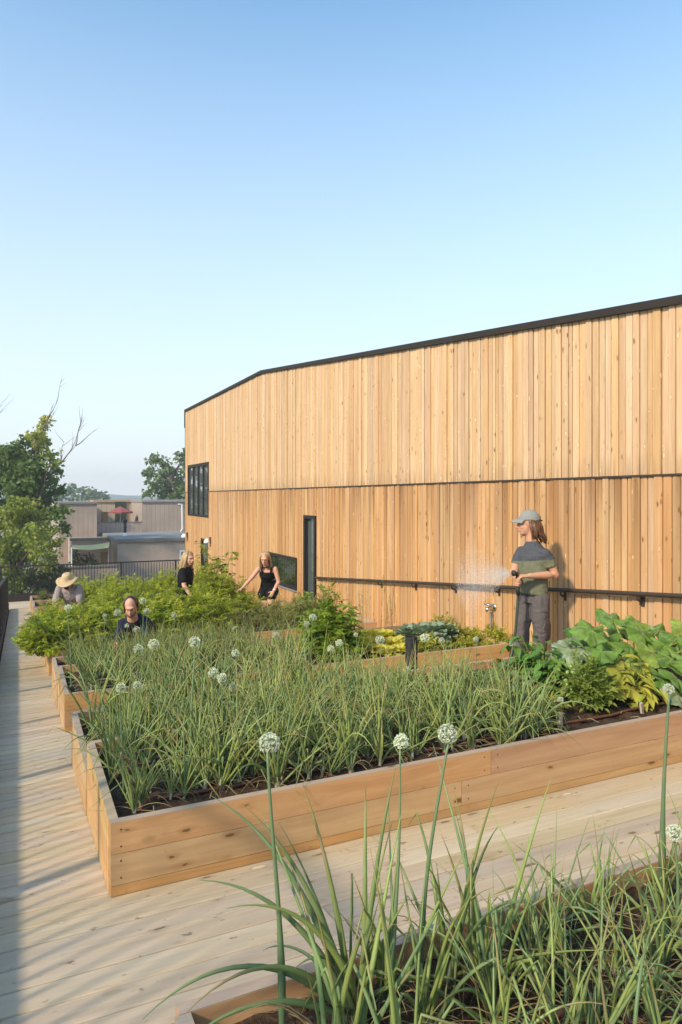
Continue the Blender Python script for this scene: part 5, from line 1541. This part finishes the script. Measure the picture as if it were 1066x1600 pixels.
def long_hair(root, Mh, material, L, s=1.0, n=60, seed=1, front=True, amax=125, part=.0):
    h = MB(); q = random.Random(seed)
    h.ell((0,.026,.040), (.084,.094,.086), 18, 12, Mh, z0=-.45, z1=.9999)
    for i in range(n):
        a = math.radians(q.uniform(-amax, amax)); x0, y0 = math.sin(a)*.082, .022 + math.cos(a)*.088
        LL = L*q.uniform(.8,1.08); fr = abs(math.degrees(a)) > 85
        P = [V(x0*.25, y0*.3, .122), V(x0*.85, y0*.8, .085), V(x0*1.06, y0*1.05, .02), V(x0*1.12+q.uniform(-.01,.01), y0*1.1, -.06), V(x0*1.1+q.uniform(-.015,.015), y0*1.05+.01, -.06-LL*.5), V(x0*.95+q.uniform(-.03,.03), y0+.015, -.06-LL)]
        h.tube([Mh @ p for p in P], [.010,.014,.015,.015,.014,.004], 6)
    h.obj('hair', material, root, True)
blonde = hairmat('blonde_hair', (.26,.16,.075), (.55,.38,.20))

# ---------------- bearded man in navy bending over the onions
R2 = ray(207, HOR); yy = 8.86; w2 = person(yy/R2.y*R2.x+.05, yy, 'bearded balding man in a navy T-shirt bending over the onions')
w2.scale = (.96, 1.0, 1.05)
b = MB(); sd = V(1,0,0)
nk = V(-.02,-.10,.70); hc = V(-.005,-.22,.865)
Mh = head(b, hc, V(.14,-.93,-.42), V(0,-.28,1), 1.02, nk, .06)
pel, chest = V(0,.42,.42), V(-.02,.12,.60)
torso(b, [(pel,.16,.13),(mid(pel,chest,.5),.15,.11),(chest,.18,.11),(V(-.02,-.02,.67),.16,.08)], sd)
LL, RRs = V(-.165,-.02,.62), V(.125,-.02,.64)
aL, aR = [LL, V(-.20,-.14,.42), V(-.15,-.36,.30)], [RRs, V(.17,-.16,.45), V(.20,-.42,.36)]
limb(b, [aL[0], aL[1], mid(aL[1],aL[2],.4), aL[2]], [.056,.046,.044,.030]); limb(b, [aR[0], aR[1], mid(aR[1],aR[2],.4), aR[2]], [.056,.046,.044,.030])
hand(b, aL[2], V(.4,-.8,-.4), V(.3,0,-1), V(1,0,0), .5); hand(b, aR[2], V(-.3,-.9,-.2), V(0,0,-1), V(-1,0,0), .4)
for sx in (-1, 1): limb(b, [pel+V(sx*.09,0,-.05), V(sx*.13,.10,.10), V(sx*.12,.50,.08), V(sx*.12,.62,.05)], [.088,.06,.05,.04])
remesh(b, 'body', M['skin'], w2, .0095, 2)
dkh = hairmat('dark_curly_hair', (.022,.010,.006), (.085,.038,.020), (45,45,45)); face_parts(w2, Mh, lipm, dkh)
shirt = MB()
torso(shirt, [(pel+V(0,.02,.02),.18,.15),(mid(pel,chest,.5),.175,.135),(chest,.175,.125),(V(-.02,-.02,.675),.14,.095),(V(-.02,-.07,.70),.09,.075)], sd)
limb(shirt, [aL[0], mid(aL[0],aL[1],.75)], [.078,.078]); limb(shirt, [aR[0], mid(aR[0],aR[1],.75)], [.078,.078])
remesh(shirt, 'tshirt', cloth('navy_tee', (.018,.021,.036), .2, 150, .8), w2, .012, 2)
tr = MB(); torso(tr, [(pel+V(0,-.05,-.08),.17,.15),(pel+V(0,.05,.04),.165,.14)], sd)
for sx in (-1, 1): limb(tr, [pel+V(sx*.09,0,-.05), V(sx*.13,.10,.11), V(sx*.12,.50,.085)], [.10,.075,.06])
remesh(tr, 'trousers', pants, w2, .014, 2)
h = MB(); q = random.Random(5)
for i in range(90):
    a = math.radians(q.uniform(-112,112)); z = q.uniform(-.055,.06); k = .97
    x0, y0 = math.sin(a)*.084, .02+math.cos(a)*.088
    h.ell((x0*k, y0*k+.008, z - .0), (.016,.016,.017), 6, 5, Mh)
h.ell((0,.031,.046), (.0755,.088,.0735), 14, 10, Mh)
remesh(h, 'hair', dkh, w2, .011, 1)
bd = MB()
for i in range(11):
    a = math.radians(-75+15*i); bd.ell((math.sin(a)*.056, -.028-math.cos(a)*.052, -.085+.035*abs(math.sin(a))), (.016,.016,.020), 8, 6, Mh)
bd.tube([Mh @ V(-.03,-.088,-.046), Mh @ V(0,-.102,-.044), Mh @ V(.03,-.088,-.046)], [.004,.006,.004], 6)
remesh(bd, 'beard', hairmat('ginger_beard', (.16,.065,.028), (.34,.15,.07), (50,50,50)), w2, .009, 1)

# ---------------- person in a straw hat
R3 = ray(103, HOR); yy = 12.42; w3 = person(yy/R3.y*R3.x+.06, yy, 'person in a wide straw hat and pale mauve shirt working at the far planter')
b = MB(); nk = V(0,-.06,1.0); hc = V(0,-.13,1.10)
w3.scale = (.84, .92, 1.04)
Mh = head(b, hc, V(.05,-.95,-.22), V(0,-.14,1), 1.0, nk, .055)
pel, chest = V(0,.30,.66), V(0,.06,.88)
torso(b, [(pel,.16,.12),(chest,.18,.11),(V(0,-.02,.98),.16,.08)], sd)
aL = [V(-.19,-.02,.97), V(-.25,-.08,.74), V(-.17,-.30,.62)]; aR = [V(.19,-.02,.97), V(.26,-.08,.75), V(.20,-.32,.62)]
for a_, sx in ((aL, 1), (aR, -1)):
    limb(b, [a_[0], a_[1], mid(a_[1],a_[2],.4), a_[2]], [.056,.046,.044,.03]); hand(b, a_[2], V(.3*sx,-.8,-.5), V(.2*sx,0,-1), V(sx,0,0), .5)
for sx in (-1, 1): limb(b, [pel+V(sx*.09,0,-.05), V(sx*.13,-.02,.36), V(sx*.12,.20,.06)], [.09,.062,.045])
remesh(b, 'body', M['skin2'], w3, .011, 2)
face_parts(w3, Mh, lipm, dkh)
shirt = MB()
torso(shirt, [(pel+V(0,.0,-.02),.185,.14),(mid(pel,chest,.5),.185,.13),(chest,.20,.125),(V(0,-.02,.985),.17,.095),(V(0,-.05,1.01),.09,.07)], sd)
limb(shirt, [aL[0], mid(aL[0],aL[1],.8)], [.08,.085]); limb(shirt, [aR[0], mid(aR[0],aR[1],.8)], [.08,.085])
remesh(shirt, 'shirt', cloth('mauve_shirt', (.33,.27,.27), .12, 90, 1.0), w3, .013, 2)
tr = MB(); torso(tr, [(pel+V(0,0,-.10),.17,.13),(pel+V(0,0,.03),.165,.13)], sd)
for sx in (-1, 1): limb(tr, [pel+V(sx*.09,0,-.05), V(sx*.13,-.02,.36), V(sx*.12,.20,.08)], [.105,.08,.07])
remesh(tr, 'trousers', pants, w3, .014, 2)
Mt = Mh @ Matrix.Rotation(math.radians(4), 4, 'X')
hat = MB(); strawm = wood('woven_straw', (.48,.32,.12), (.66,.50,.24), 'x', 0, across=60)
prof = [(.205,.030),(.195,.040),(.15,.052),(.105,.058),(.098,.075),(.090,.125),(.070,.150),(.035,.158),(.0005,.150)]
vs = []; n = 32
for (r_, z_) in prof:
    for k in range(n):
        a = 2*PI*k/n; vs.append(Mt @ V(r_*math.cos(a), r_*math.sin(a)+.012, z_ - .02 + (.022*math.cos(2*a) if r_ > .13 else 0)))
vs2 = [p - Mt.to_3x3() @ V(0,0,.006) for p in vs]
fs = [(j*n+k, j*n+(k+1) % n, (j+1)*n+(k+1) % n, (j+1)*n+k) for j in range(len(prof)-1) for k in range(n)]
kk = len(vs)
hat.add(vs+vs2, fs + [tuple(reversed([q_+kk for q_ in f_])) for f_ in fs] + [((k+1) % n, k, kk+k, kk+(k+1) % n) for k in range(n)])
hat.obj('straw_hat', strawm, w3, True)
bd = MB(); bd.ell((0,-.045,-.075), (.058,.045,.048), 12, 8, Mh); remesh(bd, 'beard', dkh, w3, .011, 1)

# ---------------- blonde woman in a black T-shirt, standing sideways
R4 = ray(293.5, HOR); yy = 12.25; w4 = person(yy/R4.y*R4.x, yy, 'blonde woman in a black T-shirt standing sideways behind the bushes, looking right')
b = MB(); fc = V(.80,-.55,-.12); sd4 = V(.55,.83,0)
nk = V(-.03,0,1.30); hc = V(.015,-.02,1.445)
Mh = head(b, hc, fc, (0,0,1), 1.06, nk, .05)
pel, chest = V(-.06,.02,.84), V(-.04,.01,1.14)
torso(b, [(pel+V(0,0,-.08),.15,.12),(pel,.15,.11),(V(-.05,0,.99),.12,.09),(chest,.145,.11),(V(-.035,0,1.24),.14,.075)], sd4)
LL, RRs = V(-.06,-.13,1.23), V(.01,.14,1.23)
aL = [LL, V(-.02,-.20,.98), V(.12,-.26,.80)]; aR = [RRs, V(-.17,.16,1.0), V(-.02,.10,.82)]
for a_ in (aL, aR):
    limb(b, [a_[0], a_[1], mid(a_[1],a_[2],.4), a_[2]], [.048,.040,.037,.026]); hand(b, a_[2], V(.5,-.2,-.7), V(.6,.2,0), V(.5,0,.5), .4, .9)
for sx in (-1, 1):
    q_ = sd4*sx*.08
    limb(b, [pel+q_+V(0,0,-.06), V(-.03,0,.46)+q_*1.1, V(-.06,.02,.07)+q_, V(.05,-.06,.03)+q_], [.095,.062,.040,.03])
remesh(b, 'body', M['skin'], w4, .0105, 2); face_parts(w4, Mh, lipm, blonde)
shirt = MB(); blk = cloth('black_cotton', (.010,.010,.011), .2, 120, .7)
torso(shirt, [(pel+V(0,0,-.02),.165,.13),(V(-.05,0,.99),.145,.115),(chest,.165,.128),(V(-.035,0,1.24),.148,.09),(V(-.032,0,1.285),.085,.068)], sd4)
limb(shirt, [aL[0], mid(aL[0],aL[1],.62)], [.066,.068]); limb(shirt, [aR[0], mid(aR[0],aR[1],.62)], [.066,.068])
remesh(shirt, 'tshirt', blk, w4, .012, 2)
tr = MB(); torso(tr, [(pel+V(0,0,-.12),.165,.13),(pel+V(0,0,.02),.155,.12)], sd4)
for sx in (-1, 1):
    q_ = sd4*sx*.08; limb(tr, [pel+q_+V(0,0,-.06), V(-.03,0,.46)+q_*1.1, V(-.06,.02,.12)+q_], [.105,.075,.06])
remesh(tr, 'leggings', blk, w4, .014, 2)
long_hair(w4, Mh, blonde, .24, n=80, seed=4)

# ---------------- blonde woman in a black romper, leaning and reaching to the side
R5 = ray(417.5, HOR); yy = 12.3; w5 = person(yy/R5.y*R5.x, yy, 'blonde woman in a black sleeveless romper leaning forward with one arm stretched out')
b = MB(); fc = V(-.10,-.92,-.30); sd5 = V(1,-.15,.05)
nk = V(.0,-.10,1.255); hc = V(-.02,-.17,1.395)
Mh = head(b, hc, fc, (0,-.15,1), 1.06, nk, .05)
pel, chest = V(.02,.12,.84), V(.0,-.01,1.10)
torso(b, [(pel+V(0,0,-.10),.15,.12),(pel,.155,.115),(V(.01,.06,.98),.118,.09),(chest,.14,.10),(V(0,-.06,1.19),.145,.072)], sd5)
LL, RRs = V(-.155,-.06,1.19), V(.16,-.08,1.20)
aL = [LL, V(-.285,-.14,1.02), V(-.43,-.26,.86)]; aR = [RRs, V(.225,-.10,.955), V(.145,-.22,.80)]
limb(b, [aL[0], mid(aL[0],aL[1],.5), aL[1], mid(aL[1],aL[2],.4), aL[2]], [.046,.042,.037,.036,.024]); limb(b, [aR[0], mid(aR[0],aR[1],.5), aR[1], mid(aR[1],aR[2],.4), aR[2]], [.046,.043,.038,.037,.025])
hand(b, aL[2], V(-.7,-.4,-.35), V(.1,-.2,-1), V(0,-1,0), .35, .92); hand(b, aR[2], V(-.45,-.4,-.8), V(-.3,.8,-.3), V(-1,0,0), .4, .92)
limb(b, [pel+V(-.075,-.01,-.07), V(-.05,-.09,.46), V(-.06,.08,.07), V(-.06,-.05,.03)], [.098,.062,.040,.03]); limb(b, [pel+V(.085,-.02,-.07), V(.07,-.20,.50), V(.10,.02,.08), V(.10,-.11,.03)], [.098,.062,.040,.03])
remesh(b, 'body', M['skin'], w5, .0095, 2); face_parts(w5, Mh, lipm, blonde)
rm = MB()
torso(rm, [(pel+V(0,-.0,-.13),.168,.14),(pel,.170,.13),(V(.01,.06,.985),.130,.102),(chest+V(0,0,-.02),.150,.112),(chest+V(0,-.025,.055),.138,.098)], sd5)
limb(rm, [pel+V(-.078,-.01,-.08), V(-.075,-.035,.70)], [.108,.108]); limb(rm, [pel+V(.088,-.02,-.08), V(.085,-.065,.70)], [.108,.108])
for sx in (-1, 1): rm.tube([V(sx*.085,-.125,1.13), V(sx*.088,-.125,1.20), V(sx*.086,-.07,1.262), V(sx*.08,.02,1.22), V(sx*.07,.06,1.12)], [.020,.018,.016,.016,.018], 8)
remesh(rm, 'romper', blk, w5, .0095, 2)
bl = MB(); torso(bl, [(V(.01,.058,.985),.136,.108),(V(.01,.055,1.0),.136,.108)], sd5); bl.obj('waist_cord', plain('pale_cord', (.5,.42,.36), .6), w5, True)
wt = MB(); wt.tube([mid(aR[1],aR[2],.86), mid(aR[1],aR[2],.94)], [.031,.030], 12); wt.obj('wristwatch', M['white'], w5, True)
long_hair(w5, Mh, blonde, .20, n=70, seed=6, amax=105)
# ================================================================== CAMERA, LIGHT, SKY
cam = bpy.data.cameras.new('camera'); co = bpy.data.objects.new('camera', cam); COL.objects.link(co)
cam.sensor_fit = 'HORIZONTAL'; cam.sensor_width = 24.0; cam.lens = 24.0 * F / 1066
cam.shift_y = -(800 - HOR) / 1066
cam.clip_start = .02; cam.clip_end = 20000
co.location = (0, 0, CAMZ); co.rotation_euler = (PI/2, 0, -TH)
scene.camera = co
SUN_EL = math.radians(34); SUN_AZ = math.radians(67)           # heading of the light, from +y towards +x
tv = V(math.sin(SUN_AZ)*math.cos(SUN_EL), math.cos(SUN_AZ)*math.cos(SUN_EL), -math.sin(SUN_EL))
sl = bpy.data.lights.new('sun', 'SUN'); so = bpy.data.objects.new('sun', sl); COL.objects.link(so)
sl.energy = 2.05; sl.angle = math.radians(4.2); sl.color = (1.0, .84, .62)
so.rotation_euler = tv.to_track_quat('-Z', 'Y').to_euler(); so.location = (-20, -5, 30)
wd = bpy.data.worlds.new('World'); scene.world = wd; wd.use_nodes = True
nt = wd.node_tree; nt.nodes.clear()
out = nt.nodes.new('ShaderNodeOutputWorld'); bg = nt.nodes.new('ShaderNodeBackground'); sk = nt.nodes.new('ShaderNodeTexSky')
sk.sky_type = 'NISHITA'; sk.sun_disc = False; sk.sun_elevation = SUN_EL
sdir = -tv; sk.sun_rotation = math.atan2(sdir.x, sdir.y)
sk.air_density = 1.0; sk.dust_density = 1.5; sk.ozone_density = 2.5; sk.altitude = 900
# smoke haze: the clear sky pales towards the horizon
nb = NB(nt)
sz = nb.n('ShaderNodeSeparateXYZ', inp={0: nb.n('ShaderNodeTexCoord').outputs['Generated']})
SKY_S = .14
HZ = (.425, .448, .472)
mixf = nb.math("POWER", nb.rng(sz.outputs[2], 0.02, .62, .985, .0), .95)
cs = nb.mix(mixf, nb.vm('MULTIPLY', sk.outputs[0], (.94, 1.19, 1.11)), tuple(x / SKY_S for x in HZ))
bg.inputs[1].default_value = SKY_S
nt.links.new(cs, bg.inputs[0]); nt.links.new(bg.outputs[0], out.inputs[0])
scene.view_settings.view_transform = 'Standard'; scene.view_settings.look = 'None'
scene.view_settings.exposure = 1.1; scene.view_settings.gamma = 1
scene.render.engine = 'CYCLES'
scene.cycles.max_bounces = 6; scene.cycles.transparent_max_bounces = 8
try: scene.cycles.use_denoising = True
except Exception: pass

# smoky air between here and the far trees
mb = MB(); mb.box((-420, -60, -8.6), (420, 420, 14), t=.5)
hz, hnt, ho = mat('haze_air')
for l_ in list(hnt.links): hnt.links.remove(l_)
pv = hnt.nodes.new('ShaderNodeVolumePrincipled'); pv.inputs['Density'].default_value = .0013; pv.inputs['Color'].default_value = (.96, .97, .99, 1); pv.inputs['Anisotropy'].default_value = .2
hnt.links.new(pv.outputs[0], ho.inputs['Volume'])
tag(mb.obj('haze', hz), kind='stuff')
